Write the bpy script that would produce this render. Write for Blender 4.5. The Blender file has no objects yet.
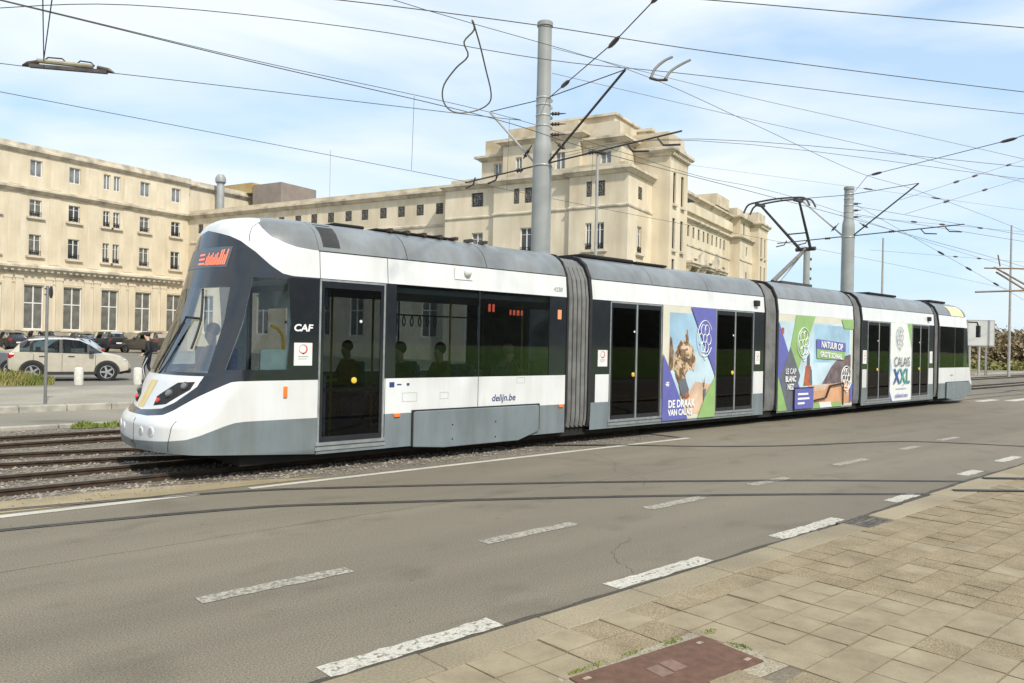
import bpy, bmesh, math, random
from mathutils import Vector, Matrix
random.seed(7)
SC = bpy.context.scene
COL = SC.collection
R = math.radians

# ------------------------------------------------------------------ helpers
class MB:
    """collects faces and links them as ONE mesh object"""
    def __init__(s): s.v=[]; s.f=[]; s.m=[]
    def add(s, vs, fs, mi=0):
        o=len(s.v); s.v+= [tuple(p) for p in vs]
        for f in fs: s.f.append(tuple(i+o for i in f)); s.m.append(mi)
        return s
    def quad(s,a,b,c,d,mi=0): return s.add([a,b,c,d],[(0,1,2,3)],mi)
    def box(s,x0,x1,y0,y1,z0,z1,mi=0):
        return s.add([(x0,y0,z0),(x1,y0,z0),(x1,y1,z0),(x0,y1,z0),(x0,y0,z1),(x1,y0,z1),(x1,y1,z1),(x0,y1,z1)],
            [(0,3,2,1),(4,5,6,7),(0,1,5,4),(1,2,6,5),(2,3,7,6),(3,0,4,7)],mi)
    def prism(s,poly,a,b,axis='y',mi=0):
        n=len(poly)
        def P(p,t): return (p[0],t,p[1]) if axis=='y' else ((t,p[0],p[1]) if axis=='x' else (p[0],p[1],t))
        return s.add([P(p,a) for p in poly]+[P(p,b) for p in poly],
            [tuple(range(n)),tuple(range(2*n-1,n-1,-1))]+[(i,i+n,(i+1)%n+n,(i+1)%n) for i in range(n)],mi)
    def tube(s,pts,r,n=8,mi=0,caps=True):
        pts=[Vector(p) for p in pts]; rs=r if isinstance(r,(list,tuple)) else [r]*len(pts)
        vs=[];up=None
        for i,p in enumerate(pts):
            d=(pts[min(i+1,len(pts)-1)]-pts[max(i-1,0)])
            if d.length<1e-9: d=Vector((0,0,1))
            d.normalize()
            if up is None:
                up=Vector((0,0,1)) if abs(d.z)<.9 else Vector((1,0,0))
            a=d.cross(up)
            if a.length<1e-6: a=d.orthogonal()
            a.normalize(); b=a.cross(d).normalized(); up=b
            for k in range(n):
                t=2*math.pi*k/n; vs.append(p+(a*math.cos(t)+b*math.sin(t))*rs[i])
        fs=[]
        for i in range(len(pts)-1):
            for k in range(n):
                fs.append((i*n+k,i*n+(k+1)%n,(i+1)*n+(k+1)%n,(i+1)*n+k))
        if caps: fs+= [tuple(range(n-1,-1,-1)),tuple(range((len(pts)-1)*n,len(pts)*n))]
        return s.add(vs,fs,mi)
    def lathe(s,prof,c=(0,0,0),n=16,axis='z',mi=0):
        vs=[];fs=[]
        for r,h in prof:
            for k in range(n):
                t=2*math.pi*k/n; x,y=r*math.cos(t),r*math.sin(t)
                p=(x,y,h) if axis=='z' else ((x,h,y) if axis=='y' else (h,x,y))
                vs.append((p[0]+c[0],p[1]+c[1],p[2]+c[2]))
        for i in range(len(prof)-1):
            for k in range(n): fs.append((i*n+k,i*n+(k+1)%n,(i+1)*n+(k+1)%n,(i+1)*n+k))
        fs+= [tuple(range(n)),tuple(range((len(prof)-1)*n,len(prof)*n))]
        return s.add(vs,fs,mi)
    def ball(s,c,r,mi=0,n=10,sz=1.0):
        prof=[(max(.001,r*math.sin(math.pi*i/n)),-r*sz*math.cos(math.pi*i/n)) for i in range(n+1)]
        return s.lathe(prof,c,n+2,'z',mi)
    def build(s,name,mats,parent=None,smooth=None,bevel=0):
        me=bpy.data.meshes.new(name); me.from_pydata(s.v,[],s.f)
        if not isinstance(mats,(list,tuple)): mats=[mats]
        for m in mats: me.materials.append(m)
        me.polygons.foreach_set('material_index',s.m)
        fix(me)
        if smooth is not None:
            for p in me.polygons: p.use_smooth=True
            me.set_sharp_from_angle(angle=R(smooth))
        o=bpy.data.objects.new(name,me); COL.objects.link(o)
        if parent: o.parent=parent
        if bevel:
            b=o.modifiers.new('bevel','BEVEL'); b.width=bevel; b.segments=2; b.limit_method='ANGLE'; b.angle_limit=R(40)
        return o
def fix(me):
    bm=bmesh.new(); bm.from_mesh(me)
    bmesh.ops.recalc_face_normals(bm,faces=bm.faces); bm.to_mesh(me); bm.free(); me.update()
def tag(o,label=None,cat=None,group=None,kind=None):
    if label: o['label']=label
    if cat: o['category']=cat
    if group: o['group']=group
    if kind: o['kind']=kind
    return o
def thing(name,label,cat,loc=(0,0,0),rz=0,group=None):
    o=bpy.data.objects.new(name,None); COL.objects.link(o); o.empty_display_size=.3
    o.location=loc; o.rotation_euler=(0,0,rz); return tag(o,label,cat,group)
def dup(root,loc,rz=None,label=None):
    r=root.copy(); COL.objects.link(r); r.location=loc
    if rz is not None: r.rotation_euler=(0,0,rz)
    if label: r['label']=label
    for ch in list(root.children):
        c=ch.copy(); COL.objects.link(c); c.parent=r
        for g in list(ch.children):
            d=g.copy(); COL.objects.link(d); d.parent=c
    return r
def inst(mesh_obj_mesh,name,parent,loc,rz=0):
    o=bpy.data.objects.new(name,mesh_obj_mesh); COL.objects.link(o); o.parent=parent; o.location=loc; o.rotation_euler=(0,0,rz); return o
def lerp(t,tab):
    if t<=tab[0][0]: return tab[0][1]
    for (a,b),(c,d) in zip(tab,tab[1:]):
        if t<=c: return b+(d-b)*(t-a)/(c-a)
    return tab[-1][1]
def spline(pts,n=8):
    out=[]; P=[Vector(p) for p in pts]; P=[P[0]*2-P[1]]+P+[P[-1]*2-P[-2]]
    for i in range(1,len(P)-2):
        a,b,c,d=P[i-1:i+3]
        for k in range(n):
            t=k/n; out.append(.5*((2*b)+(c-a)*t+(2*a-5*b+4*c-d)*t*t+(-a+3*b-3*c+d)*t**3))
    out.append(P[-2]); return out

# ------------------------------------------------------------------ materials
def mat(name,col,rough=.6,metal=0,var=.12,scale=6,bump=0,bscale=None,coat=0,col2=None,detail=6,ramp=(.35,.65),emit=None,spec=.5,dirt=0):
    m=bpy.data.materials.new(name); m.use_nodes=True; nt=m.node_tree; N=nt.nodes; L=nt.links
    b=N['Principled BSDF']; b.inputs['Roughness'].default_value=rough; b.inputs['Metallic'].default_value=metal
    b.inputs['Coat Weight'].default_value=coat; b.inputs['Coat Roughness'].default_value=.05; b.inputs['Specular IOR Level'].default_value=spec
    c1=(*col,1); 
    tc=N.new('ShaderNodeTexCoord')
    if var or col2:
        n=N.new('ShaderNodeTexNoise'); n.inputs['Scale'].default_value=scale; n.inputs['Detail'].default_value=detail
        L.new(tc.outputs['Object'],n.inputs['Vector'])
        r=N.new('ShaderNodeValToRGB'); r.color_ramp.elements[0].position=ramp[0]; r.color_ramp.elements[1].position=ramp[1]
        lo=tuple(c*(1-var) for c in col) if col2 is None else col2
        hi=tuple(min(1,c*(1+var)) for c in col) if col2 is None else col
        r.color_ramp.elements[0].color=(*lo,1); r.color_ramp.elements[1].color=(*hi,1)
        L.new(n.outputs['Fac'],r.inputs['Fac']); L.new(r.outputs['Color'],b.inputs['Base Color'])
    else: b.inputs['Base Color'].default_value=c1
    if bump:
        n2=N.new('ShaderNodeTexNoise'); n2.inputs['Scale'].default_value=bscale or scale*4; n2.inputs['Detail'].default_value=4
        L.new(tc.outputs['Object'],n2.inputs['Vector'])
        bp=N.new('ShaderNodeBump'); bp.inputs['Strength'].default_value=bump; bp.inputs['Distance'].default_value=.02
        L.new(n2.outputs['Fac'],bp.inputs['Height']); L.new(bp.outputs['Normal'],b.inputs['Normal'])
    if emit: b.inputs['Emission Color'].default_value=(*emit[0],1); b.inputs['Emission Strength'].default_value=emit[1]
    return m
def streaky(m,amt=.25,scale=(3.5,3.5,.35),lo=.30,hi=.62,tint=(.75,.70,.62)):
    """adds run-down dirt marks over a material's own colour"""
    nt=m.node_tree; N=nt.nodes; L=nt.links; b=N['Principled BSDF']; inp=b.inputs['Base Color']
    tc=N.new('ShaderNodeTexCoord'); mp=N.new('ShaderNodeMapping'); mp.inputs['Scale'].default_value=scale; L.new(tc.outputs['Object'],mp.inputs['Vector'])
    n=N.new('ShaderNodeTexNoise'); n.inputs['Scale'].default_value=1; n.inputs['Detail'].default_value=9; n.inputs['Roughness'].default_value=.62; L.new(mp.outputs[0],n.inputs['Vector'])
    r=N.new('ShaderNodeValToRGB'); r.color_ramp.elements[0].position=lo; r.color_ramp.elements[1].position=hi
    r.color_ramp.elements[0].color=tuple(1-amt*(1-t)*3 if 1-amt*(1-t)*3>0 else 0 for t in tint)+(1,); r.color_ramp.elements[1].color=(1,1,1,1); L.new(n.outputs['Fac'],r.inputs['Fac'])
    mu=N.new('ShaderNodeMixRGB'); mu.blend_type='MULTIPLY'; mu.inputs['Fac'].default_value=1
    if inp.links: L.new(inp.links[0].from_socket,mu.inputs['Color1'])
    else: mu.inputs['Color1'].default_value=inp.default_value
    L.new(r.outputs['Color'],mu.inputs['Color2']); L.new(mu.outputs['Color'],inp)
def glass(name,tint,ior=1.45,rough=.015,wav=0):
    m=bpy.data.materials.new(name); m.use_nodes=True; nt=m.node_tree; N=nt.nodes; L=nt.links
    N.remove(N['Principled BSDF']); out=N['Material Output']
    t=N.new('ShaderNodeBsdfTransparent'); t.inputs['Color'].default_value=(*tint,1)
    g=N.new('ShaderNodeBsdfGlossy'); g.inputs['Roughness'].default_value=rough
    f=N.new('ShaderNodeFresnel'); f.inputs['IOR'].default_value=ior
    mx=N.new('ShaderNodeMixShader'); L.new(f.outputs[0],mx.inputs[0]); L.new(t.outputs[0],mx.inputs[1]); L.new(g.outputs[0],mx.inputs[2]); L.new(mx.outputs[0],out.inputs['Surface'])
    if wav:
        tc=N.new('ShaderNodeTexCoord'); n=N.new('ShaderNodeTexNoise'); n.inputs['Scale'].default_value=.9
        L.new(tc.outputs['Object'],n.inputs['Vector'])
        bp=N.new('ShaderNodeBump'); bp.inputs['Strength'].default_value=wav; bp.inputs['Distance'].default_value=.02
        L.new(n.outputs['Fac'],bp.inputs['Height']); L.new(bp.outputs['Normal'],g.inputs['Normal']); L.new(bp.outputs['Normal'],f.inputs['Normal'])
    return m
M={}
M['white']=mat('tram_white',(.69,.705,.71),.28,var=.05,scale=1.3,coat=.3)
M['skirt']=mat('tram_grey',(.185,.222,.242),.35,var=.08,scale=2,coat=.2)
M['roof']=mat('tram_roof_grey',(.195,.212,.225),.42,var=.14,scale=1.1,coat=.2)
M['black']=mat('tram_gloss_black',(.016,.019,.025),.12,var=.1,coat=.5)
M['rubber']=mat('black_rubber',(.018,.018,.019),.75,var=.2,scale=9)
M['under']=mat('underframe_black',(.012,.011,.010),.9,var=.3,scale=5)
M['bellow']=mat('bellows_grey',(.055,.055,.055),.7,var=.3,scale=3)
M['bellow_lt']=mat('bellows_rib',(.24,.24,.235),.6,var=.25,scale=3)
M['alu']=mat('aluminium',(.38,.40,.41),.4,.6,var=.15,scale=8)
M['steel']=mat('galvanised_steel',(.36,.37,.36),.5,.3,var=.15,scale=3)
M['darksteel']=mat('dark_steel',(.085,.076,.068),.5,.4,var=.3,scale=6)
M['yellow']=mat('yellow_plastic',(.75,.50,.06),.4,var=.05)
M['pale_yellow']=mat('yellow_sticker',(.70,.56,.26),.5,var=.08)
M['orange']=mat('orange_marker',(.85,.2,.04),.3,var=.05)
M['led']=mat('led_orange',(.9,.2,.08),.5,var=0,emit=((1,.16,.09),.85))
M['redlight']=mat('red_lamp',(.6,.02,.02),.25,var=0,emit=((1,.05,.05),.4))
M['lens']=mat('lamp_lens',(.55,.57,.6),.1,.3,var=.05)
M['lens_dk']=mat('lamp_lens_dark',(.20,.22,.24),.12,.3,var=.1)
M['interior']=mat('interior_grey',(.45,.47,.47),.7,var=.1)
M['interior_dk']=mat('interior_dark',(.05,.055,.06),.8,var=.15)
M['cablining']=mat('cab_lining',(.74,.80,.80),.6,var=.06)
M['dash']=mat('dashboard_bluegrey',(.62,.74,.75),.6,var=.08)
M['seat']=mat('seat_fabric',(.09,.13,.27),.9,var=.3,scale=20)
M['tint']=glass('tinted_window_glass',(.58,.62,.64),1.40,wav=.04)
M['doorglass']=glass('door_glass',(.50,.53,.56),1.36,wav=.04)
M['windshield']=glass('windscreen_glass',(.93,.98,.98),3.1,wav=.015)
M['cabglass']=glass('cab_side_glass',(.90,.96,.97),1.5,wav=.02)
M['sticker']=mat('white_sticker',(.72,.72,.70),.5,var=.04)
M['ink']=mat('navy_print',(.03,.05,.16),.5,var=0)
M['inkgrey']=mat('grey_print',(.35,.37,.38),.5,var=0)
M['inkwhite']=mat('white_print',(.82,.82,.82),.45,var=0)
M['inkred']=mat('red_print',(.55,.08,.06),.5,var=0)
# advert film colours
M['ad_cream']=mat('film_cream',(.62,.60,.50),.4,var=.06,scale=2)
M['ad_violet']=mat('film_violet',(.125,.13,.40),.4,var=.05)
M['ad_green']=mat('film_green',(.27,.44,.16),.4,var=.05)
M['ad_sky']=mat('film_sky',(.35,.53,.68),.4,var=.2,scale=1.2)
M['ad_pale']=mat('film_pale',(.52,.66,.74),.4,var=.15,scale=1.3)
M['ad_sand']=mat('film_sand',(.62,.45,.32),.4,var=.15,scale=3)
M['ad_orange']=mat('film_terracotta',(.62,.34,.19),.4,var=.12,scale=3)
M['ad_brown']=mat('film_brown',(.30,.19,.11),.4,col2=(.10,.06,.045),scale=7)
M['ad_tan']=mat('film_tan',(.58,.44,.27),.4,col2=(.16,.09,.05),scale=11,ramp=(.42,.58),detail=10)
M['ad_slate']=mat('film_slate',(.13,.14,.165),.4,var=.1)
M['ad_dune']=mat('film_dune',(.20,.15,.15),.4,col2=(.10,.075,.085),scale=5)
M['ad_white']=mat('film_white',(.74,.76,.74),.35,var=.04)
M['ad_rust']=mat('film_rust',(.42,.12,.06),.4,var=.2,scale=6)
for k_,a_ in (('white',.13),('skirt',.28),('roof',.28)): streaky(M[k_],a_)
# place
M['stucco']=mat('cream_render',(.68,.60,.455),.9,var=.10,scale=.35,bump=.15,bscale=30,detail=8)
streaky(M['stucco'],.30,(.8,.8,.14),.34,.60,(.80,.76,.70))
M['stone']=mat('weathered_cornice',(.62,.55,.43),.9,col2=(.33,.295,.235),scale=.9,ramp=(.32,.56),detail=10)
M['parapet']=mat('weathered_parapet',(.60,.52,.40),.9,col2=(.40,.32,.19),scale=.6,ramp=(.3,.58),detail=10)
M['plinth']=mat('plinth_stone',(.34,.30,.23),.9,var=.15,scale=1)
M['winframe']=mat('window_white',(.72,.71,.66),.5,var=.05)
M['pane']=mat('window_pane_dark',(.05,.055,.06),.08,var=.3,scale=.8)
M['curtain']=mat('curtained_pane',(.19,.185,.165),.25,col2=(.11,.11,.10),scale=1.6)
M['paneblue']=mat('pane_light_curtain',(.27,.29,.30),.2,col2=(.13,.14,.15),scale=1.1)
M['iron']=mat('wrought_iron',(.02,.02,.02),.6,var=.2)
M['flue']=mat('flue_metal',(.30,.31,.31),.55,.1,var=.12,scale=1)
M['rust_render']=mat('yellow_stained_render',(.48,.36,.17),.9,col2=(.36,.22,.06),scale=.5)
M['brownbox']=mat('brown_cladding',(.26,.215,.18),.85,var=.1,scale=1)
M['roofing']=mat('flat_roof_felt',(.22,.21,.19),.95,var=.15)
M['concrete']=mat('concrete',(.36,.34,.29),.9,var=.18,scale=4,bump=.2)
M['bollard']=mat('painted_bollard',(.62,.60,.53),.7,var=.1,scale=8)
M['polegrey']=mat('pole_paint',(.30,.31,.30),.55,var=.14,scale=1.2)
M['lampgrey']=mat('lamp_post_grey',(.36,.35,.32),.5,var=.08)
M['wire']=mat('oxidised_wire',(.085,.078,.07),.6,.2,var=0)
M['wire_lt']=mat('grey_cable',(.22,.21,.19),.6,.2,var=0)
M['armpaint']=mat('arm_grey',(.17,.16,.145),.6,.2,var=.2)
M['insul']=mat('insulator_brown',(.06,.04,.03),.4,var=.2)
M['rail']=mat('rusty_rail',(.075,.046,.028),.75,.2,col2=(.035,.024,.017),scale=9)
M['railtop']=mat('worn_rail_head',(.17,.14,.115),.45,.5,var=.2,scale=8)
M['groove']=mat('groove_rail_dark',(.035,.032,.03),.6,.3,var=.3,scale=6)
M['skin']=mat('skin',(.62,.40,.29),.6,var=.05)
M['tyre']=mat('tyre',(.018,.018,.018),.85,var=.2)
M['rim']=mat('alloy_rim',(.50,.51,.52),.35,.7,var=.1)
M['cladding']=mat('black_plastic_cladding',(.025,.025,.026),.6,var=.2)
M['carglass']=glass('car_glass',(.45,.50,.48),1.38)
M['plate']=mat('number_plate',(.75,.75,.70),.5,var=.04)
M['taillamp']=mat('tail_lamp',(.42,.015,.02),.15,var=.1)
# ------------------------------------------------------------------ camera, light, sky
TH,RHO,CAMH=R(47.5),R(1.2),1.9
cam=bpy.data.cameras.new('camera'); cam.sensor_width=36; cam.lens=36*790/1024; cam.clip_start=.05; cam.clip_end=6000
co=bpy.data.objects.new('camera',cam); COL.objects.link(co); SC.camera=co
fw=Vector((math.cos(TH),math.sin(TH),0)); rt=Vector((math.sin(TH),-math.cos(TH),0)); up=Vector((0,0,1))
r2=rt*math.cos(RHO)+up*math.sin(RHO)*1; u2=up*math.cos(RHO)-rt*math.sin(RHO)
# the horizon drops to the right in the photograph: the camera leans anticlockwise by RHO
mx=Matrix((( r2.x,u2.x,-fw.x,0),(r2.y,u2.y,-fw.y,0),(r2.z,u2.z,-fw.z,CAMH),(0,0,0,1)))
co.matrix_world=mx
SUN_AZ,SUN_EL=R(-103),R(47)      # the direction the sun stands in, measured in the ground plane from +X
sd=Vector((math.cos(SUN_AZ)*math.cos(SUN_EL),math.sin(SUN_AZ)*math.cos(SUN_EL),math.sin(SUN_EL)))
sl=bpy.data.lights.new('sun','SUN'); sl.energy=2.95; sl.angle=R(2.5); sl.color=(1,.935,.82)
so=bpy.data.objects.new('sun',sl); COL.objects.link(so); so.rotation_euler=sd.to_track_quat('Z','Y').to_euler(); so.location=(0,0,60)
W=bpy.data.worlds.new('World'); SC.world=W; W.use_nodes=True; N=W.node_tree.nodes; L=W.node_tree.links
bg=N['Background']; sky=N.new('ShaderNodeTexSky'); sky.sky_type='NISHITA'; sky.sun_disc=False
sky.sun_elevation=SUN_EL; sky.sun_rotation=math.pi/2-SUN_AZ; sky.air_density=1.0; sky.dust_density=1.2; sky.ozone_density=1.5
tc=N.new('ShaderNodeTexCoord'); mp=N.new('ShaderNodeMapping'); mp.inputs['Scale'].default_value=(1.2,1.2,4.2); mp.inputs['Rotation'].default_value=(R(8),R(-10),R(20))
L.new(tc.outputs['Generated'],mp.inputs['Vector'])
n1=N.new('ShaderNodeTexNoise'); n1.inputs['Scale'].default_value=1.7; n1.inputs['Detail'].default_value=8; n1.inputs['Roughness'].default_value=.48; n1.inputs['Distortion'].default_value=.6
L.new(mp.outputs[0],n1.inputs['Vector'])
cr=N.new('ShaderNodeValToRGB'); cr.color_ramp.elements[0].position=.36; cr.color_ramp.elements[1].position=.60
cr.color_ramp.elements[0].color=(.0,.0,.0,1); cr.color_ramp.elements[1].color=(.95,.95,.95,1)
L.new(n1.outputs['Fac'],cr.inputs['Fac'])
veil=N.new('ShaderNodeMixRGB'); veil.inputs['Fac'].default_value=.66; veil.inputs['Color2'].default_value=(3.3,4.5,5.7,1); L.new(sky.outputs['Color'],veil.inputs['Color1'])
mxn=N.new('ShaderNodeMixRGB'); mxn.inputs['Color2'].default_value=(4.95,5.3,5.6,1)
L.new(cr.outputs['Color'],mxn.inputs['Fac']); L.new(veil.outputs['Color'],mxn.inputs['Color1']); L.new(mxn.outputs['Color'],bg.inputs['Color'])
bg.inputs['Strength'].default_value=.14
SC.view_settings.view_transform='Standard'; SC.view_settings.look='None'; SC.view_settings.exposure=.48; SC.view_settings.gamma=1

# ------------------------------------------------------------------ ground
def surf_mat(name,c_lo,c_hi,fine=90,patch=.35,bump=.4,rough=.9,speck=None,patchamt=.25,stretch=None):
    m=bpy.data.materials.new(name); m.use_nodes=True; nt=m.node_tree; N=nt.nodes; L=nt.links; b=N['Principled BSDF']; b.inputs['Roughness'].default_value=rough
    tc=N.new('ShaderNodeTexCoord')
    f=N.new('ShaderNodeTexNoise'); f.inputs['Scale'].default_value=fine; f.inputs['Detail'].default_value=3; L.new(tc.outputs['Object'],f.inputs['Vector'])
    r=N.new('ShaderNodeValToRGB'); r.color_ramp.elements[0].position=.3; r.color_ramp.elements[1].position=.7
    r.color_ramp.elements[0].color=(*c_lo,1); r.color_ramp.elements[1].color=(*c_hi,1); L.new(f.outputs['Fac'],r.inputs['Fac'])
    p=N.new('ShaderNodeTexNoise'); p.inputs['Scale'].default_value=patch; p.inputs['Detail'].default_value=7
    if stretch:
        mp=N.new('ShaderNodeMapping'); mp.inputs['Scale'].default_value=stretch; L.new(tc.outputs['Object'],mp.inputs['Vector']); L.new(mp.outputs[0],p.inputs['Vector'])
    else: L.new(tc.outputs['Object'],p.inputs['Vector'])
    r2=N.new('ShaderNodeValToRGB'); r2.color_ramp.elements[0].position=.32; r2.color_ramp.elements[1].position=.68
    a=1-patchamt; r2.color_ramp.elements[0].color=(a,a,a,1); r2.color_ramp.elements[1].color=(1+patchamt*.3,)*3+(1,)
    L.new(p.outputs['Fac'],r2.inputs['Fac'])
    mu=N.new('ShaderNodeMixRGB'); mu.blend_type='MULTIPLY'; mu.inputs['Fac'].default_value=1; L.new(r.outputs['Color'],mu.inputs['Color1']); L.new(r2.outputs['Color'],mu.inputs['Color2'])
    L.new(mu.outputs['Color'],b.inputs['Base Color'])
    bp=N.new('ShaderNodeBump'); bp.inputs['Strength'].default_value=bump; bp.inputs['Distance'].default_value=.012; L.new(f.outputs['Fac'],bp.inputs['Height']); L.new(bp.outputs['Normal'],b.inputs['Normal'])
    return m
M['asphalt']=surf_mat('asphalt',(.120,.103,.074),(.285,.246,.181),85,.30,.6,.88,patchamt=.22,stretch=(.35,1.3,1))
def wear(m):
    nt=m.node_tree; N=nt.nodes; L=nt.links; b=N['Principled BSDF']; src=b.inputs['Base Color'].links[0].from_socket; tc=N.new('ShaderNodeTexCoord')
    out=src
    for sc,det,lo,hi,a in (((.03,1.5,1),3,.35,.65,(.86,.86,.86,1)),((1.1,1.6,1),6,.30,.44,(.80,.79,.77,1)),((7,7,1),3,.22,.30,(.55,.54,.52,1))):
        mp=N.new('ShaderNodeMapping'); mp.inputs['Scale'].default_value=sc; L.new(tc.outputs['Object'],mp.inputs['Vector'])
        n=N.new('ShaderNodeTexNoise'); n.inputs['Scale'].default_value=1; n.inputs['Detail'].default_value=det; L.new(mp.outputs[0],n.inputs['Vector'])
        r=N.new('ShaderNodeValToRGB'); r.color_ramp.elements[0].position=lo; r.color_ramp.elements[1].position=hi; r.color_ramp.elements[0].color=a; r.color_ramp.elements[1].color=(1,1,1,1); L.new(n.outputs['Fac'],r.inputs['Fac'])
        mu=N.new('ShaderNodeMixRGB'); mu.blend_type='MULTIPLY'; mu.inputs['Fac'].default_value=1; L.new(out,mu.inputs['Color1']); L.new(r.outputs['Color'],mu.inputs['Color2']); out=mu.outputs['Color']
    L.new(out,b.inputs['Base Color'])
wear(M['asphalt'])
M['asphalt_far']=surf_mat('asphalt_far',(.20,.18,.14),(.30,.27,.215),40,.4,.3,.9)
M['lot']=surf_mat('parking_asphalt',(.15,.137,.115),(.225,.208,.175),30,.15,.3,.9)
M['footway']=surf_mat('footway_concrete',(.26,.235,.185),(.35,.32,.26),25,.5,.3,.9)
M['soil']=surf_mat('dry_ground',(.16,.14,.08),(.26,.23,.14),4,.2,.5,.95,patchamt=.35)
M['grass']=surf_mat('dry_grass',(.12,.13,.035),(.24,.22,.09),8,.5,.6,.95,patchamt=.35)
M['paint']=surf_mat('road_paint',(.38,.355,.29),(.60,.57,.49),70,1.5,.3,.8,patchamt=.15)
M['ballast']=surf_mat('ballast',(.07,.060,.045),(.29,.255,.20),34,.8,1.0,.95,patchamt=.35)
M['sandy']=surf_mat('sandy_verge',(.26,.20,.11),(.40,.33,.20),60,.9,.6,.95,patchamt=.35)
M['kerbstone']=surf_mat('kerb_concrete',(.24,.197,.126),(.335,.28,.188),60,.9,.4,.9)
M['slabfill']=surf_mat('patched_gravel_concrete',(.20,.165,.11),(.44,.39,.29),75,1.2,.6,.95)
M['sandy_joint']=surf_mat('sandy_joint',(.15,.125,.085),(.25,.21,.15),60,1.0,.5,.95)
M['stone_bits']=mat('gravel_stone',(.32,.28,.225),.9,col2=(.12,.105,.085),scale=3.5)
def sheet(name,mt,poly,z,kind='structure',parent=None):
    mb=MB(); n=len(poly); mb.add([(x,y,z) for x,y in poly],[tuple(range(n))]); o=mb.build(name,mt,parent)
    if kind: o['kind']=kind
    return o
def rect(x0,x1,y0,y1): return [(x0,y0),(x1,y0),(x1,y1),(x0,y1)]
sheet('ground',M['soil'],rect(-900,3500,-900,3500),-.022)
road=sheet('road',M['asphalt'],rect(-60,400,3.79,9.62),0)
sheet('road_junction',M['asphalt'],[(13.6,9.62),(30,9.62),(43,9.62),(43,17.9),(13.0,17.9)],0)
sheet('tram_trackbed',M['ballast'],[(-60,9.62),(13.55,9.62),(12.95,17.6),(-60,17.6)],-.011)
sheet('tram_trackbed',M['ballast'],rect(43.05,300,12.0,24),-.004)
sheet('sandy_verge',M['sandy'],[(-60,9.63),(1.2,9.63),(3.2,9.63),(5.4,9.63),(4.6,9.95),(3.2,10.25),(1.2,10.3),(-60,10.3)],.002)
sheet('far_road',M['asphalt_far'],rect(-60,70,17.92,21.3),0)
sheet('footway',M['footway'],rect(-60,55,21.52,28.6),.148)
sheet('parking_lot',M['lot'],rect(-60,55,28.6,100),.144)
k=MB()
x=-60
while x<55: k.box(x,x+.99,21.3,21.52,-.02,.15); x+=1.0
k.build('far_kerb',M['concrete'],bevel=.02)['kind']='structure'
k=MB(); x=-60
while x<12.4: k.box(x,x+.985,17.62,17.8,-.05,.06); x+=1.0
k.build('track_edging',M['concrete'],bevel=.015)['kind']='structure'

# ---- painted markings (parts of the road)
def stripe(name,x0,x1,y0,y1,skew=.0,z=.004,wob=.012):
    """one painted stripe with a slightly worn, uneven outline"""
    mb=MB(); n=max(4,int((x1-x0)/.08)); rnd=random.Random(int(x0*100)); vs=[]
    for i in range(n+1):
        t=i/n; x=x0+(x1-x0)*t; e=.0 if 0<i<n else rnd.uniform(-.02,.02)
        vs+=[(x+e-skew,y0+rnd.uniform(-wob,wob),z),(x+e+skew,y1+rnd.uniform(-wob,wob),z)]
    mb.add(vs,[(2*i,2*i+2,2*i+3,2*i+1) for i in range(n)]); return mb.build(name,M['worn_paint'] if wob>.01 else M['paint'],road)
mw=M['paint'].copy(); mw.name='worn_road_paint'; M['worn_paint']=mw
nt=mw.node_tree; b=nt.nodes['Principled BSDF']; src=b.inputs['Base Color'].links[0].from_socket
tcn=nt.nodes.new('ShaderNodeTexCoord'); nz=nt.nodes.new('ShaderNodeTexNoise'); nz.inputs['Scale'].default_value=26; nz.inputs['Detail'].default_value=5
nt.links.new(tcn.outputs['Object'],nz.inputs['Vector']); rp=nt.nodes.new('ShaderNodeValToRGB'); rp.color_ramp.elements[0].position=.35; rp.color_ramp.elements[1].position=.47
nt.links.new(nz.outputs['Fac'],rp.inputs['Fac']); mm=nt.nodes.new('ShaderNodeMixRGB'); mm.inputs['Color1'].default_value=(.17,.155,.125,1)
nt.links.new(rp.outputs['Color'],mm.inputs['Fac']); nt.links.new(src,mm.inputs['Color2']); nt.links.new(mm.outputs['Color'],b.inputs['Base Color'])
dp=mw.copy(); dp.name='dull_road_paint'; M['dull_paint']=dp
for n_ in dp.node_tree.nodes:
    if n_.type=='VALTORGB' and abs(n_.color_ramp.elements[0].position-.35)<.001: n_.color_ramp.elements[0].position=.40; n_.color_ramp.elements[1].position=.56
    if n_.type=='VALTORGB' and abs(n_.color_ramp.elements[0].color[0]-.38)<.001: n_.color_ramp.elements[0].color=(.29,.265,.21,1); n_.color_ramp.elements[1].color=(.47,.44,.36,1)
for a in ((-2.4,-1.0),(-.1,.9),(2.17,3.42),(4.85,6.13),(7.34,8.5),(9.75,10.75),(12.58,13.75),(15.6,16.45),(17.9,19.0)):
    e=max(0,a[0]-8)*.052; stripe('lane_dash',a[0],a[1],5.57+e,5.73+e).data.materials[0]=M['dull_paint']
for a in ((-.2,1.0),(2.27,3.55),(4.77,6.05),(7.27,8.65),(10.17,10.95),(13.25,14.0),(15.45,16.5),(18.0,19.0)):
    e=max(0,a[0]-9)*.055; stripe('kerb_dash',a[0],a[1],3.91+e,4.08+e)
stripe('edge_line',-30,3.66,9.38,9.52,wob=.004); stripe('edge_line',4.28,13.6,9.38,9.5,wob=.004)
stripe('edge_line',33.2,35.2,9.9,10.25,wob=.004); stripe('edge_line',34.8,39.5,9.3,9.7,wob=.004); stripe('edge_line',41,46,10.2,10.5,wob=.004)

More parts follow.
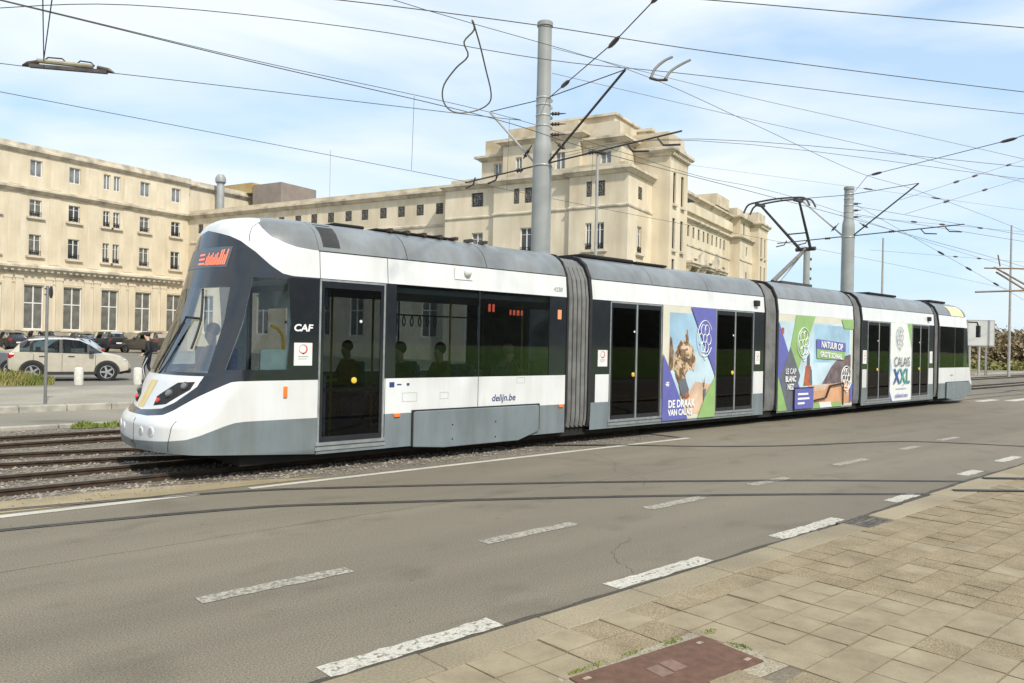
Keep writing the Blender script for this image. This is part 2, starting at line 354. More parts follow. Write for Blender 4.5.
# ---- rails
def rail(pts,parent,name='rail',top=.075,w=.066):
    mb=MB(); P=[Vector(p) for p in pts]
    prof=[(-.06,-.02),(-.06,.012),(-.016,.018),(-.016,top-.035),(-w/2,top-.03),(-w/2,top),(w/2,top),(w/2,top-.03),(.016,top-.035),(.016,.018),(.06,.012),(.06,-.02)]
    n=len(prof); vs=[]
    for i,p in enumerate(P):
        d=(P[min(i+1,len(P)-1)]-P[max(i-1,0)]).normalized(); s=Vector((-d.y,d.x,0))
        for a,h in prof: vs.append((p.x+s.x*a,p.y+s.y*a,h))
    for i in range(len(P)-1):
        for q in range(n):
            mb.f.append((i*n+q,i*n+(q+1)%n,(i+1)*n+(q+1)%n,(i+1)*n+q)); mb.m.append(1 if q==5 else 0)
    mb.v=vs; return mb.build(name,[M['rail'],M['railtop']],parent)
def offset(pts,d):
    P=[Vector((p[0],p[1],0)) for p in pts]; out=[]
    for i,p in enumerate(P):
        t=(P[min(i+1,len(P)-1)]-P[max(i-1,0)]).normalized(); out.append((p.x-t.y*d,p.y+t.x*d,0))
    return out
tracks=bpy.data.objects.new('tram_tracks',None); COL.objects.link(tracks); tracks['kind']='structure'
for y in (10.7,11.7): rail([(-60,y,0),(13.5,y,0)],tracks)
for y in (15.0,16.05): rail([(-60,y,0),(13.1,y,0)],tracks)
br=spline([(-60,14.6,0),(-8,14.3,0),(2.2,13.35,0),(5.2,12.5,0),(8,11.7,0),(11,11.25,0)],6)
for d in (-.5,.5): rail(offset(br,d),tracks,top=.07)
for y in (13.4,14.4,17.6,18.6): rail([(43.2,y,0),(300,y+4,0)],tracks)
gc=spline([(-30,10.05,0),(-8,9.9,0),(0,9.45,0),(3.5,8.95,0),(5.2,8.25,0),(8.4,6.42,0),(11.4,4.35,0),(14.2,1.9,0),(17,-1.5,0)],10)
def groove(pts,z,parent,name='groove_rail'):
    P=[Vector((p[0],p[1],0)) for p in pts]; mb=MB(); vs=[]
    prof=[(-.055,z),(-.02,z),(-.018,z-.006),(.018,z-.006),(.02,z),(.055,z)]
    for i,p in enumerate(P):
        t=(P[min(i+1,len(P)-1)]-P[max(i-1,0)]).normalized()
        for a,h in prof: vs.append((p.x-t.y*a,p.y+t.x*a,h))
    n=6
    for i in range(len(P)-1):
        for q in range(5): mb.f.append((i*n+q,i*n+q+1,(i+1)*n+q+1,(i+1)*n+q)); mb.m.append(1 if q in(0,4) else 0)
    mb.v=vs; return mb.build(name,[M['groove'],M['groove2']],parent)
M['groove2']=mat('groove_rail_lip',(.085,.075,.062),.5,.4,var=.3,scale=5)
for d in (-.5,.5):
    o=offset(gc,d); groove([p for p in o if p[1]>3.75],.0075,tracks); groove([p for p in o if p[1]<3.85],.064,tracks)
g2=spline([(9,11.0,0),(11.2,9.75,0),(12.67,8.54,0),(14.26,7.6,0),(16.77,6.7,0),(17.66,5.9,0),(18.4,4.74,0),(19.2,3.85,0)],6)
groove(g2,.0075,tracks)
for y in (10.7,11.7,15.0,16.05): groove([(13.4,y,0),(20,y,0),(30,y,0),(43.2,y+ (2.7 if y<13 else 2.6)*0,0)],.0075,tracks)

# ---- near pavement: kerb and slabs
k=MB(); xs=[-20+.99*i for i in range(29)]+[8.29]; xs=[x for x in xs if x<7.9]+[8.29,8.91]+[8.91+.99*i for i in range(1,32)]
for x,x2 in zip(xs,xs[1:]):
    j=random.uniform(-.004,.004); bend=.0 if x<9.5 else min(.1,(x-9.5)*.05)
    if abs(x-8.29)>.01: k.box(x,x2-.008,3.50,3.79+j+bend,-.05,.05+j)
k.build('kerb',M['kerbstone'],bevel=.012)['kind']='structure'
def slab_mat():
    m=bpy.data.materials.new('paving_slab'); m.use_nodes=True; nt=m.node_tree; N=nt.nodes; L=nt.links; b=N['Principled BSDF']; b.inputs['Roughness'].default_value=.9
    at=N.new('ShaderNodeAttribute'); at.attribute_name='tint'; at2=N.new('ShaderNodeAttribute'); at2.attribute_name='pebble'; tc=N.new('ShaderNodeTexCoord')
    r=N.new('ShaderNodeValToRGB'); r.color_ramp.elements[0].color=(.245,.198,.128,1); r.color_ramp.elements[1].color=(.375,.312,.212,1); L.new(at.outputs['Fac'],r.inputs['Fac'])
    v=N.new('ShaderNodeTexVoronoi'); v.inputs['Scale'].default_value=75; L.new(tc.outputs['Object'],v.inputs['Vector'])
    r2=N.new('ShaderNodeValToRGB'); r2.color_ramp.elements[0].color=(1.38,1.32,1.22,1); r2.color_ramp.elements[1].color=(.68,.64,.57,1); r2.color_ramp.elements[0].position=.12; r2.color_ramp.elements[1].position=.72; L.new(v.outputs['Distance'],r2.inputs['Fac'])
    mu=N.new('ShaderNodeMixRGB'); mu.blend_type='MULTIPLY'; L.new(at2.outputs['Fac'],mu.inputs['Fac']); L.new(r.outputs['Color'],mu.inputs['Color1']); L.new(r2.outputs['Color'],mu.inputs['Color2'])
    n=N.new('ShaderNodeTexNoise'); n.inputs['Scale'].default_value=3.2; n.inputs['Detail'].default_value=9; n.inputs['Roughness'].default_value=.65; L.new(tc.outputs['Object'],n.inputs['Vector'])
    r3=N.new('ShaderNodeValToRGB'); r3.color_ramp.elements[0].color=(.68,.66,.62,1); r3.color_ramp.elements[1].color=(1.08,1.08,1.06,1); r3.color_ramp.elements[0].position=.3; r3.color_ramp.elements[1].position=.7; L.new(n.outputs['Fac'],r3.inputs['Fac'])
    m2=N.new('ShaderNodeMixRGB'); m2.blend_type='MULTIPLY'; m2.inputs['Fac'].default_value=1; L.new(mu.outputs['Color'],m2.inputs['Color1']); L.new(r3.outputs['Color'],m2.inputs['Color2'])
    f=N.new('ShaderNodeTexNoise'); f.inputs['Scale'].default_value=140; f.inputs['Detail'].default_value=2; L.new(tc.outputs['Object'],f.inputs['Vector'])
    r4=N.new('ShaderNodeValToRGB'); r4.color_ramp.elements[0].color=(.82,.82,.82,1); r4.color_ramp.elements[1].color=(1.1,1.1,1.1,1); L.new(f.outputs['Fac'],r4.inputs['Fac'])
    m3=N.new('ShaderNodeMixRGB'); m3.blend_type='MULTIPLY'; m3.inputs['Fac'].default_value=1; L.new(m2.outputs['Color'],m3.inputs['Color1']); L.new(r4.outputs['Color'],m3.inputs['Color2'])
    L.new(m3.outputs['Color'],b.inputs['Base Color'])
    mi=N.new('ShaderNodeMath'); mi.operation='MULTIPLY'; L.new(v.outputs['Distance'],mi.inputs[0]); L.new(at2.outputs['Fac'],mi.inputs[1])
    ad=N.new('ShaderNodeMath'); ad.operation='MULTIPLY_ADD'; L.new(f.outputs['Fac'],ad.inputs[0]); ad.inputs[1].default_value=-.25; L.new(mi.outputs[0],ad.inputs[2])
    bp=N.new('ShaderNodeBump'); bp.invert=True; bp.inputs['Strength'].default_value=.55; bp.inputs['Distance'].default_value=.012; L.new(ad.outputs[0],bp.inputs['Height']); L.new(bp.outputs['Normal'],b.inputs['Normal'])
    return m
M['slab']=slab_mat()
def inpoly(p,poly):
    c=False; n=len(poly)
    for i in range(n):
        (x1,y1),(x2,y2)=poly[i],poly[(i+1)%n]
        if (y1>p[1])!=(y2>p[1]) and p[0]<(x2-x1)*(p[1]-y1)/(y2-y1)+x1: c=not c
    return c
COVER=[(3.20,2.97),(4.32,2.86),(4.26,2.40),(3.12,2.50)]
def pavement():
    rnd=random.Random(3); vs=[];fs=[];tint=[];peb=[]
    px,py,g=.287,.262,.0045; z0=.05
    ny=26; y=3.493
    for j in range(ny):
        x=-4.0+ (0 if j%1==0 else .1)
        for i in range(96):
            xa,xb,ya,yb=x+i*px+g,x+(i+1)*px-g,y-(j+1)*py+g,y-j*py-g
            cx,cy=(xa+xb)/2,(ya+yb)/2
            if inpoly((cx,cy),[(3.05,3.02),(4.42,2.93),(4.36,2.28),(3.0,2.4)]): continue
            # the smooth slabs lie in a patch near the camera, the rest shows its gravel
            n=math.sin(cx*1.3+1)*.25+math.sin(cy*2.1+cx*.7)*.25
            smooth=(cx<5.9+n*1.2 and 1.5<cy<3.1+n*.4 and cx>4.3) or (cx<3.5 and cy<3.45) or (cy<1.75 and cx<7.2+n)
            if rnd.random()<.07: smooth=not smooth
            t=(.56 if smooth else .46)+rnd.uniform(-.15,.15); pb=.1 if smooth else rnd.uniform(.5,.85)
            o=len(vs); h=[z0+rnd.uniform(-.003,.003) for _ in range(4)]; base=rnd.uniform(-.004,.004)
            vs+= [(xa,ya,h[0]+base),(xb,ya,h[1]+base),(xb,yb,h[2]+base),(xa,yb,h[3]+base),(xa,ya,.03),(xb,ya,.03),(xb,yb,.03),(xa,yb,.03)]
            for f in ((0,1,2,3),(0,4,5,1),(1,5,6,2),(2,6,7,3),(3,7,4,0)): fs.append(tuple(q+o for q in f)); tint.append(t); peb.append(pb)
    me=bpy.data.meshes.new('pavement_slabs'); me.from_pydata(vs,[],fs); me.materials.append(M['slab'])
    a=me.attributes.new('tint','FLOAT','FACE'); a.data.foreach_set('value',tint)
    a=me.attributes.new('pebble','FLOAT','FACE'); a.data.foreach_set('value',peb)
    fix(me)
    o=bpy.data.objects.new('pavement_slabs',me); COL.objects.link(o); o['kind']='structure'
pavement()
sheet('pavement',M['sandy_joint'],rect(-60,120,-7,3.5),.043)
c=MB(); c.prism(COVER,.02,.056,'z'); cov=c.build('service_cover',mat('rust_brown_steel',(.145,.076,.048),.75,.2,var=.18,scale=14,bump=.4,bscale=160),bevel=.003)
tag(cov,'rust brown steel service cover set into the pavement slabs','service cover')
c=MB()
for x0,x1 in ((3.60,3.70),(3.72,3.83)): c.prism([(x0,2.64),(x1,2.63),(x1+.02,2.76),(x0+.02,2.77)],.0565,.0585,'z')
c.build('label_plate',mat('worn_plate',(.21,.135,.10),.7,.2,var=.15,scale=20),cov)
c=MB()
for x,y in ((3.27,2.9),(4.2,2.80),(4.2,2.47),(3.2,2.56)): c.prism([(x-.025,y-.015),(x+.025,y-.015),(x+.025,y+.015),(x-.025,y+.015)],.0565,.0578,'z')
c.build('lifting_slot',mat('slot_grit',(.30,.23,.16),.9,var=.3,scale=30),cov)
sheet('pavement_infill',M['slabfill'],[(3.05,3.03),(4.43,2.94),(4.37,2.27),(3.0,2.38)],.047)
# drain grate against the kerb
g=thing('drain_grate','black cast iron drain grate set in the gutter against the kerb','drain grate',(8.63,3.70,.018))
mb=MB(); mb.box(-.33,.33,-.18,.17,-.10,.001); mb.build('grate_pit',M['under'],g)
mb=MB()
for a in (-.33,.305): mb.box(a,a+.025,-.18,.17,.002,.018)
for b_ in (-.18,-.01,.148): mb.box(-.305,.305,b_,b_+.022,.002,.018)
for i in range(9): mb.box(-.29+i*.066,-.258+i*.066,-.158,.148,.004,.016)
mb.build('grate_bars',mat('cast_iron',(.15,.13,.105),.7,.2,var=.3,scale=20),g)

# ---- loose ballast stones beside the rails and weeds
def scatter_stones():
    rnd=random.Random(11); vs=[];fs=[]
    for _ in range(9000):
        x=rnd.uniform(.6,9.5) if rnd.random()<.75 else rnd.uniform(.6,13); y=rnd.uniform(9.8,17.5) if rnd.random()<.5 else rnd.uniform(9.9,13.4)
        if x>2.5 and 10.7<y<12 and rnd.random()<.5: continue
        r=rnd.uniform(.012,.03); o=len(vs)
        for p in ((1,0,0),(-1,0,0),(0,1,0),(0,-1,0),(0,0,1),(0,0,-1)):
            vs.append((x+p[0]*r*rnd.uniform(.7,1.4)+rnd.uniform(-.006,.006),y+p[1]*r*rnd.uniform(.7,1.4),-.004+p[2]*r*rnd.uniform(.5,.9)))
        for f in ((0,2,4),(2,1,4),(1,3,4),(3,0,4),(2,0,5),(1,2,5),(3,1,5),(0,3,5)): fs.append(tuple(q+o for q in f))
    me=bpy.data.meshes.new('ballast_stones'); me.from_pydata(vs,[],fs); me.materials.append(M['stone_bits'])
    o=bpy.data.objects.new('ballast_stones',me); COL.objects.link(o); o['kind']='stuff'; o['label']='loose grey ballast stones spread between the tram rails'; o['category']='gravel'
scatter_stones()
M['blade']=mat('grass_blade',(.17,.20,.035),.8,col2=(.30,.26,.09),scale=1.5,ramp=(.4,.6))
M['weed']=mat('weed_leaf',(.12,.20,.02),.8,col2=(.22,.24,.06),scale=6)
def grass(name,label,spots,h,mt,n,seed=1,w=.012):
    rnd=random.Random(seed); vs=[];fs=[]
    for _ in range(n):
        cx,cy,rx,ry,z=rnd.choice(spots); t=rnd.uniform(0,6.283); q=math.sqrt(rnd.random()); x=cx+rx*q*math.cos(t); y=cy+ry*q*math.sin(t)
        a=rnd.uniform(0,6.283); hh=h*rnd.uniform(.4,1.15)*(1.1-q*.6); le=rnd.uniform(.1,.7)*hh; b=rnd.uniform(0,6.283); ww=w*rnd.uniform(.6,1.4)
        o=len(vs); ca,sa=math.cos(a)*ww,math.sin(a)*ww
        vs+=[(x-ca,y-sa,z),(x+ca,y+sa,z),(x+ca*.6+le*.4*math.cos(b),y+sa*.6+le*.4*math.sin(b),z+hh*.6),(x-ca*.6+le*.4*math.cos(b),y-sa*.6+le*.4*math.sin(b),z+hh*.6),(x+le*math.cos(b),y+le*math.sin(b),z+hh)]
        fs+=[(o,o+1,o+2,o+3),(o+3,o+2,o+4)]
    me=bpy.data.meshes.new(name); me.from_pydata(vs,[],fs); me.materials.append(mt)
    ob=bpy.data.objects.new(name,me); COL.objects.link(ob); ob['kind']='stuff'; ob['label']=label; ob['category']='grass'
grass('verge_grass','long yellow green grass on the verge beside the parked beige car',[(4.0,30.2,2.3,1.0,.14),(1.5,30.0,2.6,1.3,.14),(5.4,29.9,1.2,.55,.14)],.55,M['blade'],5600,2,.02)
grass('track_weeds','yellow green weeds growing at the edge of the far tram rails',[(5.1,17.35,.55,.18,0),(7.1,17.3,.7,.15,0),(4.4,17.4,.25,.15,0)],.16,M['weed'],1400,3,.014)
grass('joint_weeds','small green weeds in the joint round the service cover',[(3.45,3.0,.16,.03,.045),(3.75,2.98,.12,.02,.045),(4.1,2.93,.10,.025,.045),(4.42,2.88,.07,.04,.045),(4.36,2.62,.04,.08,.045),(3.3,3.01,.07,.02,.045)],.022,M['weed'],520,4,.005)
# grassy bank across the street, behind the photographer; the tram windows mirror it
mb=MB(); mb.add([(-80,-7.2,.05),(160,-7.2,.05),(160,-12,.75),(-80,-12,.75),(160,-17,1.2),(-80,-17,1.2),(160,-40,1.25),(-80,-40,1.25)],[(0,1,2,3),(3,2,4,5),(5,4,6,7)])
o=mb.build('grass_bank',mat('bank_grass',(.20,.30,.04),.9,col2=(.10,.18,.025),scale=1.5,bump=.5)); o['kind']='structure'
# dark wooded dunes added farther back to darken the tram glass, seen only mirrored
mb=MB(); rnd=random.Random(4); nx=60; vs=[]
for j,(yy,hh) in enumerate(((-42,.5),(-50,5.5),(-58,9.0),(-75,10.0),(-110,6.0))):
    for i in range(nx+1): vs.append((-140+i*7.0,yy+rnd.uniform(-2,2),hh*rnd.uniform(.75,1.15)+1.0))
mb.add(vs,[(j*(nx+1)+i,j*(nx+1)+i+1,(j+1)*(nx+1)+i+1,(j+1)*(nx+1)+i) for j in range(4) for i in range(nx)])
o=mb.build('added_dunes',mat('added_dune_scrub',(.075,.072,.045),.95,col2=(.03,.035,.02),scale=.6,bump=.6),smooth=80); o['kind']='structure'
# dirt lying in the gutter along the kerb
mb=MB(); rnd=random.Random(12); vs=[]; n=260
for i in range(n+1):
    x=-14+i*.2; b_=0 if x<9.5 else min(.1,(x-9.5)*.05); vs+=[(x,3.785+b_,.0025),(x,3.915+b_+rnd.uniform(-.012,.022),.0025)]
mb.add(vs,[(2*i,2*i+2,2*i+3,2*i+1) for i in range(n)]); o=mb.build('gutter',surf_mat('gutter_dirt',(.03,.026,.02),(.10,.085,.06),60,2,.5)); o['kind']='structure'
# two old sealed joints and a few cracks in the asphalt
M['seal']=surf_mat('bitumen_seal',(.045,.04,.034),(.075,.068,.056),50,2,.2,.7)
def crack(pts,w,seed):
    rnd=random.Random(seed); P=spline([(x,y,0) for x,y in pts],14); P=[p+Vector((rnd.gauss(0,.012),rnd.gauss(0,.012),0)) for p in P]; mb=MB(); vs=[]
    for i,p in enumerate(P):
        t=(P[min(i+1,len(P)-1)]-P[max(i-1,0)]).normalized(); q=w*rnd.uniform(.4,1.2); vs+=[(p.x-t.y*q,p.y+t.x*q,.0022),(p.x+t.y*q,p.y-t.x*q,.0022)]
    mb.add(vs,[(2*i,2*i+2,2*i+3,2*i+1) for i in range(len(P)-1)]); return mb.build('asphalt_crack',M['seal'],road)
crack([(-6,7.3),(0,7.26),(4,7.33),(9,7.22),(14,7.3),(22,7.25)],.0028,1)
crack([(5.2,4.1),(5.5,4.6),(6.1,4.9)],.0022,3)
crack([(8.5,6.6),(9.0,7.0),(9.1,7.6),(9.8,8.2),(10.2,9.0)],.003,7)
# ------------------------------------------------------------------ the tram (x from nose to tail, y = -1.2 is the side towards the camera)
TL=30.1
TIP=[(.2,.19),(.36,.18),(.42,.16),(.5,.145),(.72,.145),(.80,.19),(.86,.255),(.90,.285),(1.28,.44),(1.37,.50),(2.1,.80),(3.2,1.08),(3.4,1.13),(3.5,1.185),(3.57,1.30),(3.61,1.48),(3.63,1.8)]
WID=[(.2,1.17),(.3,1.2),(2.75,1.2),(3.14,1.165),(3.3,1.10),(3.42,1.01),(3.52,.88),(3.58,.74),(3.61,.62),(3.63,.42)]
AA=[(.2,.5),(.75,.55),(1.3,.85),(3.2,.95),(3.63,.9)]
NN=2.4
tram=thing('tram','long white and grey articulated tram with green and violet advert panels crossing the road','tram',(3.30,11.35,0))
def front(y,z,off=0.0):
    """point on the nose at height z, |y| across"""
    w=lerp(z,WID); a=lerp(z,AA); q=min(.9999,abs(y)/w)
    x=lerp(z,TIP)+a*(1-(1-q**NN)**(1/NN))
    if off:
        p=Vector((x,y,z)); e=.01; px=Vector(front(y+e,z))-p; pz=Vector(front(y,z+e))-p; n=pz.cross(px).normalized()
        if n.x>0: n=-n
        p+=n*off; return tuple(p)
    return (x,y,z)
XE=2.26
def cab():
    zs=[.2,.24,.27,.3]; z=.33
    while z<3.2: zs.append(z); z+=.035
    zs+= [3.2,3.24,3.28,3.32,3.36,3.4,3.43,3.46,3.49,3.52,3.545,3.57,3.59,3.61,3.622,3.63]
    phis=[math.pi/2*(i/44) for i in range(45)]; ns=26
    grid=[]
    for z in zs:
        w,a,t=lerp(z,WID),lerp(z,AA),lerp(z,TIP); row=[]
        for i,ph in enumerate(phis):
            s_,c_=math.sin(ph)**(2/NN),math.cos(ph)**(2/NN) if i<44 else 0
            y=w*s_; x=t+a*(1-c_); row.append((x,-y,z))
        x0=t+a
        for k in range(1,ns+1): row.append((x0+(XE-x0)*k/ns,-w,z))
        grid.append(row)
    nc=len(grid[0]); nr=len(grid)
    def nrm(r,c):
        a=Vector(grid[r][min(c+1,nc-1)])-Vector(grid[r][max(c-1,0)]); b=Vector(grid[min(r+1,nr-1)][c])-Vector(grid[max(r-1,0)][c])
        if c==0: a=Vector((0,-1,0))
        n=a.cross(b); n=n.normalized() if n.length>1e-9 else Vector((0,0,1))
        return n
    verts=[]
    for r in range(nr):
        for c in range(nc):
            p=grid[r][c]; n=nrm(r,c)
            verts.append((p[0],p[1],p[2],n.x,n.y,n.z,(p[0]-lerp(p[2],TIP))-p[1]))
    tris=[]
    for r in range(nr-1):
        for c in range(nc-1):
            i=r*nc+c; tris.append((verts[i],verts[i+1],verts[i+nc+1])); tris.append((verts[i],verts[i+nc+1],verts[i+nc]))
    # flat roof strip of the cab between the two top edges
    return tris,[grid[-1][c] for c in range(nc)]
def split(tris,f):
    pos=[];neg=[]
    for t in tris:
        d=[f(v) for v in t]
        s=[x>=0 for x in d]
        if all(s): pos.append(t); continue
        if not any(s): neg.append(t); continue
        A=[];B=[]
        for i in range(3):
            v,w=t[i],t[(i+1)%3]; a,b=d[i],d[(i+1)%3]
            (A if a>=0 else B).append(v)
            if (a>=0)!=(b>=0):
                k=a/(a-b); m=tuple(v[j]+(w[j]-v[j])*k for j in range(7)); A.append(m); B.append(m)
        for P,o in ((A,pos),(B,neg)):
            for i in range(1,len(P)-1): o.append((P[0],P[i],P[i+1]))
    return pos,neg
def convex(tris,poly,ix=6,iz=2):
    """split by a convex polygon in (s,z) given counter-clockwise or clockwise"""
    ar=sum(poly[i][0]*poly[(i+1)%len(poly)][1]-poly[(i+1)%len(poly)][0]*poly[i][1] for i in range(len(poly)))
    sg=1 if ar>0 else -1; out=[]; cur=tris
    for i in range(len(poly)):
        (x1,z1),(x2,z2)=poly[i],poly[(i+1)%len(poly)]
        cur,n=split(cur,lambda v:sg*((x2-x1)*(v[iz]-z1)-(z2-z1)*(v[ix]-x1))); out+=n
    return cur,out
WL=[(0,3.40),(.386,3.339),(.703,3.282),(.989,3.205),(1.359,3.051),(1.714,2.865),(1.93,2.77),(2.1,2.745),(6,2.745)]
RG=[(1.05,3.6),(1.121,3.49),(1.547,3.275),(1.8,3.205),(2.014,3.158),(2.3,3.138),(6,3.135)]
SU=[(0,.873),(.293,.894),(.62,.922),(.873,1.008),(1.057,1.125),(1.202,1.231),(1.232,1.35),(1.24,9)]
SL=[(0,.814),(.391,.817),(.778,.847),(.952,.918),(1.331,1.106),(1.643,1.239),(1.75,1.285),(1.85,1.294),(2.15,1.297),(6,1.297)]
SK=[(0,.47),(.5,.50),(1.039,.526),(1.453,.558),(1.664,.605),(1.964,.703),(2.1,.745),(2.25,.757),(6,.757)]
BT=[(0,.355),(1.07,.378),(1.6,.355),(2.6,.285),(3.3,.235),(6,.235)]
TAILX=28.55
def mirror(tris): return [tuple((v[0],-v[1],v[2],v[3],-v[4],v[5],v[6]) for v in (t[0],t[2],t[1])) for t in tris]
def tail(x): return TAILX+(XE-x)*.48
def flip(tris): return [tuple((tail(v[0]),-v[1],v[2],-v[3]*2.08,-v[4],v[5],v[6]) for v in t) for t in tris]
def tmesh(name,tris,mt,parent):
    idx={};vs=[];ns=[];fs=[]
    for t in tris:
        f=[]
        for v in t:
            k=(round(v[0],5),round(v[1],5),round(v[2],5))
            if k not in idx: idx[k]=len(vs); vs.append(k); ns.append(v[3:6])
            f.append(idx[k])
        if len(set(f))==3: fs.append(tuple(f))
    me=bpy.data.meshes.new(name); me.from_pydata(vs,[],fs); me.materials.append(mt)
    for p in me.polygons: p.use_smooth=True
    me.normals_split_custom_set_from_vertices([Vector(n).normalized() for n in ns])
    o=bpy.data.objects.new(name,me); COL.objects.link(o); o.parent=parent; return o
def cab_parts():
    T,top=cab(); S={}
    T,_=split(T,lambda v:v[2]-lerp(v[6],BT))
    up_,lo=split(T,lambda v:v[2]-lerp(v[6],WL))
    roof,cap=split(up_,lambda v:min(v[2]-lerp(v[6],RG),1) if v[2]<3.47 or v[0]<1.62 else 1)
    S['roof']=roof; S['cap']=cap
    mid,low=split(lo,lambda v:v[2]-lerp(v[6],SL))
    panel,band=split(mid,lambda v:min(1.355-v[2],v[2]-lerp(v[6],SU)))
    S['panel']=panel
    ws,band=convex(band,[(-.01,1.40),(1.237,1.40),(1.043,2.56),(-.01,2.56)])
    S['ws']=ws
    sw,band=convex(band,[(1.532,1.445),(2.464,1.445),(2.04,2.70),(1.437,2.70)])
    S['sw']=sw; S['band']=band
    hl,pan=convex(S['panel'],[(.34,.943),(.33,1.068),(.735,1.263),(1.111,1.284),(1.08,1.177),(.675,.978)])
    S['panel']=pan; S['hl']=hl
    sk,wl=split(low,lambda v:lerp(v[6],SK)-v[2])
    S['skirt']=sk; S['low']=wl
    return S,top
CS,ctop=cab_parts()
cabmats=[('body_shell','cap','white'),('lower_panel','low','white'),('front_panel','panel','white'),('roof_fairing','roof','roof'),('window_surround','band','black'),
 ('skirt','skirt','skirt'),('windscreen','ws','windshield'),('headlight_housing','hl','rubber')]
for rear in (False,True):
    cabp=bpy.data.objects.new('driver_cab',None); COL.objects.link(cabp); cabp.parent=tram
    fl=flip if rear else (lambda t:t)
    for nm,k,mt in cabmats:
        T=CS[k]
        if k=='hl':
            for tt in (T,mirror(T)): tmesh('headlight_housing',fl(tt),M[mt],cabp)
            continue
        tmesh(nm,fl(T+mirror(T)),M[mt],cabp)
    for tt in (CS['sw'],mirror(CS['sw'])): tmesh('side_window',fl(tt),M['cabglass'],cabp)
    inner=[tuple((v[0]-v[3]*.03,v[1]-v[4]*.03,v[2]-v[5]*.03)+v[3:] for v in t) for t in CS['band'] if max(v[2] for v in t)<3.0 and max(v[0] for v in t)<2.3]
    tmesh('pillar_lining',fl(inner+mirror(inner)),M['cablining'],cabp)
    mb=MB(); n=len(ctop)
    vs=[(x,y,z) for x,y,z in ctop]+[(x,-y,z) for x,y,z in ctop]
    if rear: vs=[(tail(x),-y,z) for x,y,z in vs]
    mb.add(vs,[(i,i+1,n+i+1,n+i) for i in range(n-1)]); mb.build('roof_top',M['roof'],cabp)
CABP=[c for c in tram.children if c.name.startswith('driver_cab')]
def onfront(name,mt,pts,parent,off=.004,th=0,rear=False):
    """flat patch (y,z outline) laid on the nose"""
    mb=MB(); P=[front(y,z,off) for y,z in pts]
    if rear: P=[(TL-x,-y,z) for x,y,z in P]
    mb.add(P,[tuple(range(len(P)))]); return mb.build(name,mt,parent)
def patchgrid(name,mt,y0,y1,z0,z1,parent,off=.004,n=10,skew=0):
    mb=MB(); vs=[]
    for i in range(n+1):
        for j in range(2):
            y=y0+(y1-y0)*i/n; vs.append(front(y+(skew if j else 0),z0 if j==0 else z1,off))
    mb.add(vs,[(2*i,2*i+2,2*i+3,2*i+1) for i in range(n)]); return mb.build(name,mt,parent,smooth=60)
fc=CABP[0]
# headlights: three lamps in each housing
for s in (1,-1):
    for (y,z,r,mt) in ((-.42,1.015,.036,'redlight'),(-.585,1.118,.055,'lens_dk'),(-.79,1.222,.052,'lens_dk')):
        p=Vector(front(y*s,z,.0)); n=(Vector(front(y*s,z,.05))-p).normalized()
        mb=MB(); mb.tube([p-n*.01,p+n*.012,p+n*.02],[r*1.15,r*1.15,r*1.05],14,0); mb.tube([p+n*.02,p+n*.035,p+n*.042],[r*.85,r*.7,r*.3],14,1)
        mb.build('headlight',[M['darksteel'],M[mt]],fc,smooth=40)
    for (y,z,r) in ((-.36,.62,.058),(-.62,.63,.070)):
        p=Vector(front(y*s,z,.0)); n=(Vector(front(y*s,z,.05))-p).normalized()
        mb=MB(); mb.tube([p-n*.004,p+n*.006,p+n*.010],[r,r,r*.8],18,0); mb.tube([p+n*.0105,p+n*.0115],[r*.72,r*.72],18,1); mb.build('fog_lamp',[M['white'],M['lens']],fc,smooth=40)
patchgrid('yellow_strip',M['pale_yellow'],-.02,.23,.90,1.27,fc,.004,4,-.11)
# seams in the nose
def seam(pts,r=.006,parent=fc):
    mb=MB(); mb.tube(pts,r,5); return mb.build('panel_gap',M['rubber'],parent)
for s in (1,-1):
    seam([front(s*(.93+.007*t),.39+.04*t,.001) for t in range(0,11)],.0045)
seam([front(-.09,.37+.04*t,.001) for t in range(0,11)],.004)
mb=MB()
for s in(1,-1):
    seam([front(s*(.89-.011*t),3.205+.031*t,.001) for t in range(0,10)],.0045)
# destination display behind the top of the windscreen
patchgrid('display_panel',mat('display_backing',(.09,.11,.135),.25,var=.1),-.72,.60,2.84,3.13,fc,.004,18)
mb=MB(); rnd=random.Random(5)
def led(y0,y1,z0,z1,sk=0):
    mb.add([front(y0,z0,.009),front(y1,z0,.009),front(y1+sk,z1,.009),front(y0+sk,z1,.009)],[(0,1,2,3)])
for i in range(3): led(-.01+.01*i,-.20+.02*i,2.89+.065*i,2.915+.065*i)
for i in range(13):
    y=-.235-.035*i; h=.085+.09*abs(math.sin(i*1.1+.5))+(.05 if i>8 else 0); led(y,y-.019,2.875,2.875+h,-.006*(i/12))
mb.build('display_lettering',M['led'],fc)
# wiper: two arms and a blade
mb=MB(); mb.tube([front(.10,1.36,.03),front(.02,1.5,.05),front(-.22,2.06,.06),front(-.235,2.13,.06)],.013,6); mb.tube([front(-.05,1.40,.04),front(-.245,2.05,.055)],.009,6)
b_=[front(-.60+.019*i,1.88+.066*i,.028) for i in range(11)]; b_=[front(-.62+.004*i+.0017*i*i,1.70+.083*i,.028) for i in range(11)]
mb.tube(b_,.016,6); mb.tube([front(-.235,2.13,.06),b_[5]],.018,6); mb.build('wiper',M['rubber'],fc)
